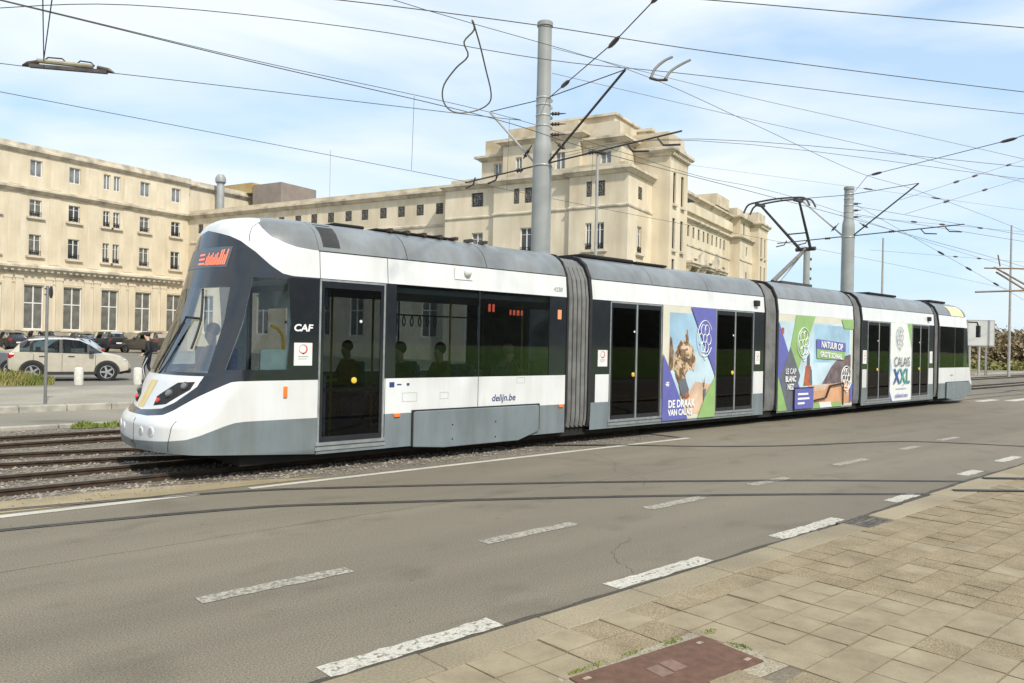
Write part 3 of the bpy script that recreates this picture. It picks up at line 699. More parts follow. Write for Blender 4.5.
# cab interior
mb=MB(); mb.box(.75,2.2,-.9,.9,.35,.9,0); mb.add([(.72,-.7,1.3),(.72,.7,1.3),(1.0,.8,1.40),(1.0,-.8,1.40),(.72,-.7,.9),(.72,.7,.9),(1.0,.8,.9),(1.0,-.8,.9)],[(0,1,2,3),(0,4,5,1),(3,2,6,7),(0,3,7,4),(1,5,6,2)],0)
mb.build('dashboard',M['dash'],fc)
mb=MB(); mb.box(1.42,2.2,-1.165,-1.14,.4,1.72); mb.box(1.42,2.2,1.14,1.165,.4,1.72); mb.build('side_lining',M['dash'],fc)
mb=MB(); mb.box(1.15,1.55,-.15,.40,.95,1.15); mb.box(1.45,1.57,-.13,.38,1.15,1.72); mb.build('driver_seat',M['seat'],fc,bevel=.04)
mb=MB(); mb.tube(spline([(1.62,-1.05,2.05),(1.72,-1.06,2.0),(1.78,-1.07,1.9),(1.80,-1.07,1.72)],5),.022,8); mb.tube([(2.12,-1.0,1.65),(2.12,-1.0,2.0)],.02,8); mb.build('grab_handle',M['yellow'],fc)
# --- body sections
DOORZ=(.40,2.735)
def side(x0,x1,holes,whites=(),greylow=True,allgrey=()):
    """both sides, lean band and roof of one section. holes: (xa,xb,za,zb)"""
    mb=MB(); xs=sorted({x0,x1}|{h[0] for h in holes}|{h[1] for h in holes}|{w for q in whites for w in q}); zs=sorted({.235,.757,1.297,2.745}|{h[2] for h in holes}|{h[3] for h in holes})
    xs=[x for x in xs if x0<=x<=x1]
    for y in (-1.2,1.2):
        for a,b in zip(xs,xs[1:]):
            for c,d in zip(zs,zs[1:]):
                xm,zm=(a+b)/2,(c+d)/2
                if any(h[0]<xm<h[1] and h[2]<zm<h[3] for h in holes): continue
                mi=2 if zm>1.297 else (0 if zm>.757 else 1)
                if mi==0 and whites and not any(w[0]<xm<w[1] for w in whites): mi=2
                mb.quad((a,y,c),(b,y,c),(b,y,d),(a,y,d),mi)
        s=1 if y>0 else -1
        mb.quad((x0,s*1.2,2.745),(x1,s*1.2,2.745),(x1,s*1.166,3.13),(x0,s*1.166,3.13),0)
        pass
        # reveals
        for h in holes:
            a,b,c,d=h; yi=y*(1-.03/1.2)
            mb.quad((a,y,c),(a,yi,c),(a,yi,d),(a,y,d),2); mb.quad((b,y,c),(b,y,d),(b,yi,d),(b,yi,c),2); mb.quad((a,y,d),(a,yi,d),(b,yi,d),(b,y,d),2); mb.quad((a,y,c),(b,y,c),(b,yi,c),(a,yi,c),2)
    mb.quad((x0,-1.2,.235),(x1,-1.2,.235),(x1,1.2,.235),(x0,1.2,.235),1)
    o=mb.build('body_section',[M['white'],M['skirt'],M['black']],tram)
    # roof shell
    mb=MB(); pr=[(1.166,3.138)]+[(lerp(z,WID),z) for z in (3.2,3.26,3.32,3.37,3.42,3.46,3.5,3.53,3.56,3.58,3.60,3.62,3.63)]
    pr=pr+[(0.2,3.635)]; full=[(-w,z) for w,z in pr]+[(w,z) for w,z in pr[::-1]]; n=len(full)
    seams=[x0+ (x1-x0)*t for t in ((0,.45,1) if x1-x0<5 else (0,.30,.62,1))]
    for a,b in zip(seams,seams[1:]):
        a2,b2=a+.006,b-.006
        vs=[(a2,y,z) for y,z in full]+[(b2,y,z) for y,z in full]; mb.add(vs,[(i,i+1,n+i+1,n+i) for i in range(n-1)])
    mb.build('roof_cover',M['roof'],o,smooth=35)
    mb=MB(); vs=[(x0,y*.997,z-.006) for y,z in full]+[(x1,y*.997,z-.006) for y,z in full]; mb.add(vs,[(i,i+1,n+i+1,n+i) for i in range(n-1)]); mb.build('roof_joint',M['rubber'],o)
    # slim gap line between roof and cornice panel
    mb=MB()
    for s in (-1,1): mb.quad((x0,s*1.168,3.126),(x1,s*1.168,3.126),(x1,s*1.1685,3.142),(x0,s*1.1685,3.142))
    mb.build('trim_line',M['rubber'],o)
    return o
def pane(o,xa,xb,za=1.305,zb=2.738,mt='tint',nm='window'):
    mb=MB(); mb.box(xa+.008,xb-.008,-1.194,-1.186,za+.006,zb-.006); mb.build(nm,M[mt],o)
    mb=MB(); mb.box(xa+.008,xb-.008,1.186,1.194,za+.006,zb-.006); mb.build(nm,M[mt],o)
def door(xa,xb,single=False,button='near'):
    for y in (-1,1):
        d=bpy.data.objects.new('door',None); COL.objects.link(d); d.parent=tram
        f=MB(); w=.028
        f.box(xa,xa+w,-1.208*1,-1.17,DOORZ[0],DOORZ[1]); f.box(xb-w,xb,-1.208,-1.17,DOORZ[0],DOORZ[1]); f.box(xa+w,xb-w,-1.208,-1.17,DOORZ[1]-w,DOORZ[1])
        f.box(xa-.03,xb+.03,-1.222,-1.15,DOORZ[0]-.045,DOORZ[0]); f.box(xa-.03,xb+.03,-1.214,-1.19,.285,.335)
        edges=[xa+w,xb-w] if single else [xa+w,(xa+xb)/2,xb-w]
        for e in edges[1:-1]: f.box(e-.022,e+.022,-1.204,-1.172,DOORZ[0],DOORZ[1]-w)
        if y>0: f.v=[(p[0],-p[1],p[2]) for p in f.v]
        f.build('door_frame',M['alu'],d)
        for a,b in zip(edges,edges[1:]):
            l=MB(); l.box(a+.03,b-.03,-1.192,-1.182,DOORZ[0]+.004,DOORZ[1]-w-.004)
            if y>0: l.v=[(p[0],-p[1],p[2]) for p in l.v]
            l.build('door_leaf',M['doorglass'],d)
            l=MB(); c=.05
            for (p,q,r,s) in ((a+.002,a+c,DOORZ[0]+.002,DOORZ[1]-w-.002),(b-c,b-.002,DOORZ[0]+.002,DOORZ[1]-w-.002),(a+c,b-c,DOORZ[0]+.002,DOORZ[0]+.08),(a+c,b-c,DOORZ[1]-.12,DOORZ[1]-w-.002)):
                l.box(p,q,-1.199,-1.181,r,s)
            l.box(a+c,b-c,-1.187,-1.184,1.12,1.17)
            if y>0: l.v=[(p[0],-p[1],p[2]) for p in l.v]
            l.build('leaf_rim',M['black'],d)
        l=MB(); bx=(xa+xb)/2+.03 if single else (xa+xb)/2-.10
        l.lathe([(.045,-1.197),(.045,-1.212),(.03,-1.218)],(bx,0,1.28),14,'y')
        if y>0: l.v=[(p[0],-p[1],p[2]) for p in l.v]
        l.build('door_button',M['yellow'],d,smooth=40)
        l=MB(); l.lathe([(.022,-1.197),(.022,-1.208)],(bx+.02 if not single else bx+.1,0,2.15),10,'y')
        if y>0: l.v=[(p[0],-p[1],p[2]) for p in l.v]
        l.build('door_sensor',M['sticker'],d)
def hump(o,xa,xb,mt=None,zt=.775,mi=.06):
    for s in (-1,1):
        mb=MB(); poly=[(xa,zt-.03),(xa+.03,zt),(xb-.03,zt),(xb,zt-.03),(xb,.31),(xb-.5,.17),(xa+.6,.17),(xa,.22)]
        a,b=(-1.245,-1.199) if s<0 else (1.199,1.245)
        mb.prism(poly,a,b,'y'); mb.build('bogie_cover',mt or M['skirt'],o,bevel=.012)
        for bx,bz in ((.28,.42),(.62,.42),(.28,.82),(.62,.86)):
            c_=MB(); c_.lathe([(.014,s*1.2455),(.014,s*1.2490),(.006,s*1.2500)],(xa+(xb-xa)*bx,0,.19+(zt-.19)*(1-bz if bz<.5 else 1-bz)),8,'y'); c_.build('cover_bolt',M['under'],o)
        mb=MB(); q=.022; a,b=(-1.232,-1.2005) if s<0 else (1.2005,1.232)
        mb.box(xa-q,xb+q,a,b,zt+.001,zt+.022); mb.box(xa-q,xa-.001,a,b,.25,zt); mb.box(xb+.001,xb+q,a,b,.33,zt); mb.build('cover_gasket',M['rubber'],o)
# section 1
X1=(XE,7.36)
D1=(2.27,3.38)
o1=side(X1[0],X1[1],[(D1[0],D1[1],*DOORZ),(3.58,5.235,1.305,2.738),(5.265,6.92,1.305,2.738)])
door(*D1,single=True); pane(o1,3.58,5.235); pane(o1,5.265,6.92); hump(o1,3.92,6.66)
# section 2
o2=side(8.06,14.42,[(8.61,10.28,*DOORZ),(12.30,13.93,*DOORZ)],whites=((8.20,8.60),(13.95,14.40)))
door(8.61,10.28); door(12.30,13.93)
# section 3
o3=side(15.08,19.33,[]); 
# section 4
o4=side(19.92,25.52,[(20.30,21.92,*DOORZ),(23.64,25.06,*DOORZ)],whites=((19.98,20.28),(25.09,25.5)))
door(20.30,21.92); door(23.64,25.06)
# section 5
o5=side(25.98,TAILX,[(26.12,27.50,1.305,2.738),(27.58,28.42,1.305,2.738)])
pane(o5,26.12,27.50); pane(o5,27.58,28.42); hump(o5,26.70,28.95)
# panel joints on the white flanks
def joint(o,x,z0=.28,z1=1.297,y=-1.2):
    mb=MB(); 
    for s in (-1,1): mb.box(x-.005,x+.005,min(s*1.2,s*1.202),max(s*1.2,s*1.202),z0,z1)
    mb.build('panel_gap',M['rubber'],o)
joint(o1,5.25); joint(fc,1.62,.40,.72) if False else None; joint(o1,3.40,.28,2.74)
for x in (2.275,3.42): 
    mb=MB()
    for s in (-1,1): mb.add([(x-.005,s*1.2018,2.745),(x+.005,s*1.2018,2.745),(x+.005,s*1.168,3.13),(x-.005,s*1.168,3.13)],[(0,1,2,3)])
    mb.build('panel_gap',M['rubber'],o1)
# bellows between the sections
def bellows(xa,xb):
    o=None; mb=MB(); pr=[(1.16,.30),(1.19,.42),(1.2,.6),(1.2,2.75),(1.15,3.12),(1.03,3.36),(.85,3.5),(.5,3.56)]
    full=[(-w,z) for w,z in pr]+[(w,z) for w,z in pr[::-1]]; n=len(full); k=21; vs=[]
    for i in range(k):
        t=i/(k-1); d=.985 if i%4==0 else (.955 if i%4 in (1,3) else .925)
        if i%4==0: d=1.0
        for y,z in full: vs.append((xa+(xb-xa)*t,y*d,1.9+(z-1.9)*(.5+.5*d)))
    for i in range(k-1):
        for j in range(n-1): mb.f.append((i*n+j,i*n+j+1,(i+1)*n+j+1,(i+1)*n+j)); mb.m.append(1 if i%4==3 else 0)
    mb.v=vs; o=mb.build('bellows',[M['bellow'],M['bellow_lt']],tram)
    for x,w in ((xb-.012,.075),(xa-.03,.04)):
        mb=MB(); vs=[]
        for xx in (x,x+w):
            for y,z in full: vs.append((xx,y*1.012,1.9+(z-1.9)*1.02+.03))
        for xx in (x,x+w):
            for y,z in full: vs.append((xx,y*.9,1.9+(z-1.9)*.92))
        f=[]
        for j in range(n-1): f+= [(j,j+1,n+j+1,n+j),(2*n+j,3*n+j,3*n+j+1,2*n+j+1),(j,2*n+j,2*n+j+1,j+1),(n+j,n+j+1,3*n+j+1,3*n+j)]
        mb.add(vs,f); mb.build('bellows_frame',M['rubber'],o)
for a,b in ((7.40,8.0),(14.46,15.02),(19.37,19.86),(25.56,25.92)): bellows(a,b)
# inside of the tram: floor, ceiling, seats and yellow poles
mb=MB(); mb.box(2.3,28.4,-1.1,1.1,.30,.38); mb.build('floor',M['interior_dk'],tram)
mb=MB(); mb.box(2.3,28.4,-1.1,1.1,2.62,2.70); mb.build('ceiling',M['interior'],tram)
mb=MB(); mb.box(2.42,2.45,-1.1,1.1,.38,1.35); mb.box(2.42,2.45,-1.1,1.1,2.35,2.62); mb.box(2.42,2.45,-.08,.08,1.35,2.35); mb.build('cab_bulkhead',M['cablining'],tram)
mb=MB(); mb.box(1.7,2.44,-1.0,1.0,2.70,2.74); mb.build('cab_ceiling',M['cablining'],tram)
def seat(x,y,d=1):
    s=MB(); s.box(x-.22,x+.22,y-.21,y+.21,.78,.88); a=x+.20*d; s.box(min(a,a+.08*d),max(a,a+.08*d),y-.21,y+.21,.86,1.5); s.box(x-.1,x+.1,y-.1,y+.1,.38,.78)
    s.build('passenger_seat',M['seat'],tram,bevel=.03)
for x in (3.9,4.7,5.5,6.3,27.0):
    for y in (-.82,.82): seat(x,y,1 if x<5 else -1)
for x in (8.9,13.2,20.8,24.2): seat(x-.5,.85,1)
for x in (11.0,11.8,16.0,17.0,18.0,22.4,23.0):
    for y in (-.82,.82): seat(x,y)
for x,y in ((2.9,-.45),(3.45,-.75),(5.1,-.6),(6.8,-.6),(9.0,-.4),(9.9,-.6),(12.8,-.4),(13.6,-.5),(20.7,-.5),(24.3,-.5),(27.4,-.5)):
    mb=MB(); mb.tube([(x,y,.38),(x,y,2.62)],.018,8); mb.build('yellow_pole',M['yellow'],tram)
mb=MB(); mb.tube([(3.7,-.55,2.3),(6.9,-.55,2.3)],.014,6)
for i in range(7): mb.tube(spline([(3.85+.16*i,-.55,2.29),(3.82+.16*i,-.55,2.2),(3.85+.16*i,-.55,2.12),(3.88+.16*i,-.55,2.2),(3.85+.16*i,-.55,2.29)],4),.010,5)
mb.build('strap_rail',M['iron'],tram)
for xa,xb,zb,zt in ((2.5,7.3,.385,1.29),(10.34,12.24,.385,2.6),(15.15,19.28,.385,2.6),(21.98,23.58,.385,2.6),(26.1,28.5,.385,1.29)):
    for y in (-1.17,1.165):
        if xa<3 and y<0: xa_=3.45
        else: xa_=xa
        if xa<3 and y>0: xa_=3.45
        mb=MB(); mb.box(xa_,xb,y,y+.005,zb,zt); mb.build('side_lining',M['interior'],tram)
# underframe and bogies
mb=MB(); mb.box(1.2,29.0,-1.06,1.06,.14,.34); mb.build('underframe',M['under'],tram)
for x in (4.4,5.9,16.3,17.7,27.3,28.4):
    mb=MB(); mb.box(x-.25,x+.25,-.7,.7,.2,.5); bo=mb.build('bogie',M['under'],tram)
    for y in (-.55,.45):
        w=MB(); w.lathe([(.2,y),(.31,y+.005),(.31,y+.09),(.34,y+.095),(.34,y+.12),(.2,y+.125)],(x,0,.37),22,'y'); w.build('wheel',M['darksteel'],bo,smooth=40)
# roof equipment
def rbox(xa,xb,w,h,z=3.63,mt='under',nm='roof_box'):
    mb=MB(); mb.box(xa,xb,-w,w,z-.02,z+h); b=mb.build(nm,M[mt],tram,bevel=.03); return b
rbox(2.80,3.35,.62,.03); rbox(3.5,5.0,.70,.015); rbox(8.3,9.9,.72,.05); rbox(10.0,11.1,.70,.035); rbox(21.5,23.6,.70,.05); rbox(26.5,28.0,.70,.06)
for i in range(7):
    mb=MB(); mb.box(3.7+.33*i,3.76+.33*i,-.80,-.6,3.60,3.655); mb.build('roof_insulator',M['insul'],tram)
# soot patch on the first roof panel
mb=MB(); pr=[(-lerp(z,WID)*1.003,z+.002) for z in (3.2,3.3,3.42,3.5,3.56)]; vs=[(2.34,y,z) for y,z in pr]+[(2.62,y,z) for y,z in pr]
mb.add(vs,[(i,i+1,len(pr)+i+1,len(pr)+i) for i in range(len(pr)-1)])
sm=bpy.data.materials.new('soot'); sm.use_nodes=True; nt=sm.node_tree; b=nt.nodes['Principled BSDF']; b.inputs['Base Color'].default_value=(.035,.035,.035,1); b.inputs['Roughness'].default_value=.8
tcn=nt.nodes.new('ShaderNodeTexCoord'); nz=nt.nodes.new('ShaderNodeTexNoise'); nz.inputs['Scale'].default_value=3.5; nt.links.new(tcn.outputs['Object'],nz.inputs['Vector'])
rp=nt.nodes.new('ShaderNodeValToRGB'); rp.color_ramp.elements[0].color=(.55,.55,.55,1); rp.color_ramp.elements[0].position=.3; rp.color_ramp.elements[1].position=.6; nt.links.new(nz.outputs['Fac'],rp.inputs['Fac'])
rp.color_ramp.elements[1].color=(.92,.92,.92,1); nt.links.new(rp.outputs['Color'],b.inputs['Alpha'])
mb.build('soot_stain',sm,o1,smooth=60)
mb=MB(); pr=[(-lerp(z,WID)*1.002,z+.002) for z in (3.14,3.2,3.3,3.42,3.5)]; vs=[(27.2,y,z) for y,z in pr]+[(28.5,y,z) for y,z in pr]
mb.add(vs,[(i,i+1,len(pr)+i+1,len(pr)+i) for i in range(len(pr)-1)]); mb.build('yellow_roof_band',mat('pale_yellow_paint',(.62,.60,.33),.4,var=.05),o5,smooth=60)
# pantograph
pg=bpy.data.objects.new('pantograph',None); COL.objects.link(pg); pg.parent=tram
def tb(nm,pts,r,mt,n=8):
    mb=MB(); mb.tube(pts,r,n); return mb.build(nm,M[mt],pg)
EX,EZ=18.75,4.80; HX,HZ=17.15,6.0
tb('lower_arm',[(16.9,0.0,3.72),(EX,0,EZ)],[.065,.05],'armpaint'); tb('control_rod',[(17.5,.12,3.75),(EX+.05,.12,EZ-.12)],.018,'steel')
mb=MB(); mb.tube([(EX,-.3,EZ),(EX,.3,EZ)],.06); mb.build('elbow_joint',M['darksteel'],pg)
for s in (-1,1): tb('upper_arm',[(EX-.02,s*.16,EZ),(HX+.05,s*.58,HZ-.06)],[.045,.032],'darksteel')
tb('cross_brace',[(EX-.55,-.31,EZ+.40),(EX-.55,.31,EZ+.40)],.02,'darksteel')
for dx in (-.17,.17):
    mb=MB(); mb.tube(spline([(HX+dx,-1.0,HZ-.26),(HX+dx,-.88,HZ-.06),(HX+dx,-.66,HZ+.0),(HX+dx,0,HZ+.035),(HX+dx,.66,HZ),(HX+dx,.88,HZ-.06),(HX+dx,1.0,HZ-.26)],6),.026,6); mb.build('collector_strip',M['wire'],pg)
for y in (-.58,.58):
    mb=MB(); mb.box(HX-.2,HX+.2,y-.05,y+.05,HZ-.09,HZ-.02); mb.build('head_bracket',M['darksteel'],pg)
mb=MB(); mb.box(16.5,18.2,-.5,.5,3.62,3.70); mb.build('pantograph_base',M['darksteel'],pg)
# rear-view camera arm at the tail
mb=MB(); mb.tube([(29.15,-1.12,2.98),(29.55,-1.28,2.98),(29.62,-1.3,2.85)],.03,6); mb.box(29.55,29.72,-1.36,-1.24,2.42,2.86); mb.build('mirror',M['rubber'],CABP[1],bevel=.03)
# side camera housing
mb=MB(); mb.add([(4.71,-1.199,2.90),(5.09,-1.199,2.90),(5.07,-1.186,3.11),(4.72,-1.186,3.11)],[(0,1,2,3)]); mb.lathe([(.075,-1.17),(.075,-1.23),(.05,-1.26),(.02,-1.27)],(4.97,0,3.03),16,'y',0); mb.build('side_camera',M['sticker'],o1,smooth=35)
for x in (14.0,25.0):
    mb=MB(); mb.box(x-.08,x+.1,-1.27,-1.17,2.88,3.02); mb.build('side_camera',M['rubber'],o2 if x<20 else o4,bevel=.02)
# marker lights
for x0,x1,z0,z1,o in ((3.57,3.68,.70,.755,o1),(7.2,7.31,.70,.755,o1),(1.745,1.80,1.06,1.215,fc),(14.9,15.0,0,0,None)):
    if o is None: continue
    mb=MB(); mb.box(x0,x1,-1.222,-1.199,z0,z1); mb.build('marker_light',M['orange'],o,bevel=.008)
for xs in ((5.46,5.51),(5.55,5.60)):
    mb=MB(); mb.box(*xs,-1.182,-1.178,2.40,2.53); mb.build('display_bar',M['led'],o1)
for xs in ((5.95,5.99),(6.03,6.08),(6.12,6.18),(6.22,6.26)):
    mb=MB(); mb.box(*xs,-1.182,-1.178,2.36,2.45); mb.build('display_bar',M['led'],o1)
mb=MB(); mb.box(7.13,7.22,-1.204,-1.2005,2.33,2.50); mb.build('display_bar',M['led'],o1)
for xs in ((26.2,26.3),(26.62,26.8)):
    mb=MB(); mb.box(*xs,-1.182,-1.178,2.2,2.42); mb.build('display_bar',M['led'],o5)
# stickers and lettering on the side
def text(name,body,size,loc,mt,parent,shear=0,align='CENTER',rot=(R(90),0,0),bold=0,sx=1):
    cu=bpy.data.curves.new('t','FONT'); cu.body=body; cu.size=size; cu.align_x=align; cu.shear=shear; cu.extrude=.0012; cu.offset=bold; cu.resolution_u=3
    t=bpy.data.objects.new('t',cu); COL.objects.link(t); dg=bpy.context.evaluated_depsgraph_get(); me=bpy.data.meshes.new_from_object(t.evaluated_get(dg)); bpy.data.objects.remove(t)
    me.materials.clear(); me.materials.append(mt); me.name=name
    o=bpy.data.objects.new(name,me); COL.objects.link(o); o.parent=parent; o.location=loc; o.rotation_euler=rot; o.scale=(sx,1,1); return o
def stick(o,x,z,w=.28,h=.32):
    mb=MB(); mb.box(x-w/2,x+w/2,-1.206,-1.2005,z-h/2,z+h/2); s=mb.build('notice_sticker',M['sticker'],o,bevel=.01)
    mb=MB(); mb.lathe([(w*.24,-1.2066),(w*.24,-1.2074)],(x,0,z+h*.22),16,'y'); mb.lathe([(w*.19,-1.2078),(w*.19,-1.2082)],(x-w*.03,0,z+h*.23),16,'y',1)
    mb.box(x-w*.28,x+w*.28,-1.2074,-1.2064,z-h*.12,z-h*.08,2); mb.box(x-w*.28,x+w*.2,-1.2074,-1.2064,z-h*.22,z-h*.19,2); mb.box(x-w*.05,x+w*.05,-1.2074,-1.2064,z-.0,z+h*.06)
    mb.build('notice_print',[M['inkred'],M['sticker'],M['inkgrey']],o)
stick(fc,2.03,1.66); stick(o2,8.40,1.61); stick(o2,14.12,1.63,.22); stick(o4,20.12,1.66,.26,.4); stick(o4,25.28,1.66,.24,.4)
text('maker_lettering','CAF',.135,(2.02,-1.2025,1.985),M['inkwhite'],fc,.15,bold=.004,sx=1.15)
text('web_lettering','delijn.be',.165,(5.83,-1.2025,.875),M['ink'],o1,.18,bold=.002)
text('web_lettering','delijn.be',.10,(27.25,-1.2025,1.0),M['inkgrey'],o5,.18)
text('fleet_number','4230',.115,(7.13,-1.1995,2.84),M['inkgrey'],o1,.1)
mb=MB(); mb.box(3.48,3.57,-1.2035,-1.2005,1.16,1.24); mb.box(3.62,3.70,-1.2035,-1.2005,1.19,1.21); mb.box(3.80,3.85,-1.2035,-1.2005,1.18,1.22); mb.build('pictogram',M['ink'],o1)
for x0,x1,z0,z1 in ((3.72,4.0,.93,1.07),(6.13,6.32,1.17,1.27),(4.45,4.62,.95,1.06)):
    mb=MB(); e=.006
    for a,b,c,d in ((x0,x1,z0,z0+e),(x0,x1,z1-e,z1),(x0,x0+e,z0+e,z1-e),(x1-e,x1,z0+e,z1-e)): mb.box(a,b,-1.2022,-1.2004,c,d)
    mb.build('hatch_outline',M['inkgrey'],o1)
# --- advert films
def film(parent,x0,x1,z0,z1,layers,name='film'):
    """each layer: material, outline in fractions of the advert"""
    for i,(mt,P) in enumerate(layers):
        mb=MB(); y=-1.2035-.0012*i; mb.prism([(x0+(x1-x0)*a,z0+(z1-z0)*b) for a,b in P],y,y+.0009,'y'); mb.build(name,M[mt],parent)
def ring(x,z,rx,rz,a0=0,a1=360,n=28): return [(x+rx*math.cos(R(a0+(a1-a0)*i/n)),-1.232,z+rz*math.sin(R(a0+(a1-a0)*i/n))) for i in range(n+1)]
def emblem(parent,x,z,rx,rz,mt,seed=1,w=.016):
    mb=MB(); rnd=random.Random(seed)
    def line(pts):
        mb.tube(pts,w*.5,5)
    line(ring(x,z,rx,rz,30,330)); 
    for k in range(6):
        a=k*60+rnd.uniform(-12,12); cx,cz=x+rx*.52*math.cos(R(a)),z+rz*.52*math.sin(R(a)); line(ring(cx,cz,rx*.30,rz*.30,a-120,a+150,14))
    line(ring(x,z,rx*.24,rz*.24)); line([(x-rx*.2,-1.232,z-rz*.9),(x+rx*.05,-1.232,z-rz*1.18),(x+rx*.25,-1.232,z-rz*1.1)])
    return mb.build('line_emblem',mt,parent)
def advert(): 
    a=bpy.data.objects.new('advertisement',None); COL.objects.link(a); a.parent=tram; return a
A=advert(); X0,X1_,Z0,Z1=10.31,12.27,.29,2.742
film(A,X0,X1_,Z0,Z1,[('ad_cream',[(0,0),(1,0),(1,1),(0,1)]),('ad_sky',[(.12,.2),(.95,.2),(.95,.94),(.12,.94)]),('ad_pale',[(.12,.2),(.98,.2),(.98,.46),(.72,.62),(.4,.52),(.12,.5)]),
 ('ad_sand',[(.42,.04),(.98,.04),(.98,.30),(.62,.33),(.5,.24)]),
 ('ad_tan',[(.10,.42),(.2,.5),(.22,.60),(.33,.70),(.38,.68),(.44,.80),(.47,.69),(.56,.64),(.62,.52),(.58,.42),(.5,.46),(.42,.39),(.46,.30),(.42,.16),(.33,.2),(.3,.36),(.2,.44)]),
 ('ad_brown',[(.11,.40),(.19,.46),(.2,.60),(.16,.72),(.13,.73)]),('ad_brown',[(.24,.60),(.33,.66),(.31,.58),(.27,.54)]),('ad_sand',[(.33,.645),(.47,.655),(.55,.61),(.50,.585),(.38,.60)]),('ad_brown',[(.36,.555),(.52,.53),(.56,.50),(.44,.505),(.34,.53)]),('ad_sand',[(.25,.52),(.33,.50),(.36,.45),(.28,.47)]),('ad_slate',[(.42,.625),(.455,.63),(.46,.612),(.425,.608)]),('ad_sand',[(.45,.46),(.47,.42),(.49,.455),(.52,.43),(.53,.47)]),('ad_brown',[(.22,.44),(.27,.40),(.33,.36),(.31,.30),(.24,.38)]),('ad_brown',[(.30,.62),(.42,.62),(.40,.55),(.32,.56)]),('ad_brown',[(.42,.70),(.44,.80),(.47,.70),(.45,.66)]),('ad_slate',[(.33,.36),(.42,.36),(.49,.26),(.46,.18),(.36,.2),(.30,.30)]),('ad_brown',[(.50,.55),(.57,.52),(.53,.46),(.47,.50)]),
 ('ad_rust',[(.42,.17),(.50,.2),(.48,.24),(.41,.22)]),('ad_slate',[(.77,.26),(.82,.26),(.81,.15),(.775,.15)]),('ad_brown',[(.74,.36),(.77,.30),(.8,.38),(.78,.26)]),
 ('ad_violet',[(.50,1),(1,1),(1,.385)]),('ad_violet',[(0,.58),(.10,.47),(.47,0),(0,0)]),('ad_green',[(1,.375),(1,0),(.66,0),(.80,.19)])])
emblem(A,X0+1.52,2.06,.29,.40,M['inkwhite'],3,.018)
text('advert_lettering','DE DRAAK',.225,(X0+.20,-1.233,.56),M['inkwhite'],A,align='LEFT',bold=.007,sx=.88)
text('advert_lettering','VAN CALAIS',.18,(X0+.20,-1.233,.39),M['inkwhite'],A,align='LEFT',bold=.006,sx=.88)
mb=MB(); mb.box(X0+.09,X0+.22,-1.2335,-1.232,1.05,1.075); mb.box(X0+.12,X0+.22,-1.2335,-1.232,1.02,1.04); mb.box(X0+.12,X0+.22,-1.2335,-1.232,1.09,1.11); mb.build('small_symbol',M['inkwhite'],A)
A=advert(); X0,X1_,Z0,Z1=15.10,19.31,.28,2.742
film(A,X0,X1_,Z0,Z1,[('ad_cream',[(0,0),(1,0),(1,1),(0,1)]),('ad_pale',[(.0,.05),(.97,.05),(.97,.93),(.0,.93)]),('ad_sky',[(.45,.50),(.95,.5),(.95,.91),(.45,.91)]),
 ('ad_pale',[(.3,.26),(.97,.26),(.97,.46),(.30,.46)]),
 ('ad_dune',[(.56,.26),(.61,.33),(.68,.44),(.76,.52),(.86,.565),(.97,.59),(.97,.26)]),('ad_orange',[(.38,.03),(.97,.03),(.97,.28),(.66,.255),(.38,.25)]),('ad_sand',[(.42,.18),(.60,.19),(.66,.255),(.38,.25)]),
 ('ad_rust',[(.315,.25),(.43,.25),(.41,.45),(.385,.48),(.34,.46)]),('ad_slate',[(.355,.47),(.395,.47),(.39,.58),(.375,.63),(.36,.58)]),('ad_slate',[(.39,.28),(.43,.27),(.42,.42),(.40,.44)]),
 ('ad_violet',[(0,.92),(.20,.40),(.36,.0),(.1,0),(0,.3)]),('ad_green',[(.21,1),(.455,1),(.245,.42),(.145,.66)]),('ad_slate',[(.145,.66),(.27,.36),(.16,0),(.09,0),(.025,.34)]),
 ('ad_green',[(0,.36),(.115,0),(0,0)]),('ad_rust',[(.035,.86),(.06,.86),(.06,.80),(.04,.78)]),('ad_green',[(.82,.99),(1,.99),(1,.885),(.86,.885)]),('ad_violet',[(.955,.22),(1,.26),(1,.05),(.955,.03)]),
 ('ad_green',[(.38,.0),(.40,.06),(.52,.06),(.54,0)]),('ad_white',[(.54,0),(.52,.06),(.68,.06),(.70,0)]),('ad_green',[(.70,0),(.68,.05),(.82,.05),(.84,0)]),
 ('ad_violet',[(.47,.755),(.88,.72),(.885,.615),(.475,.645)]),('ad_green',[(.475,.645),(.88,.615),(.86,.525),(.48,.545)])])
emblem(A,X0+1.28,2.02,.34,.40,M['inkwhite'],5,.02); emblem(A,X0+3.78,1.06,.32,.34,M['inkwhite'],8,.026)
ra=(R(90),R(3.5),0)
text('advert_lettering','NATUUR OP',.245,(X0+2.86,-1.243,1.885),M['inkwhite'],A,rot=ra,bold=.007,sx=.92)
text('advert_lettering','GROTE SCHAAL',.195,(X0+2.82,-1.243,1.635),M['inkwhite'],A,rot=ra,bold=.006,sx=.92)
for i,t in enumerate(('LE CAP','BLANC','NEZ')): text('advert_lettering',t,.20,(X0+.60,-1.243,1.22-.2*i),M['inkwhite'],A,bold=.006 if i else .002,sx=.85)
mb=MB(); xa,xb=16.05,TL-11.65
poly=[(15.90,.80),(15.93,.83),(16.88,.83),(16.9,.80),(16.9,.30),(15.90,.30)]; mb.prism(poly,-1.262,-1.2335,'y'); c_=mb.build('hatch_cover',M['ad_violet'],A,bevel=.006)
mb=MB(); q=.012
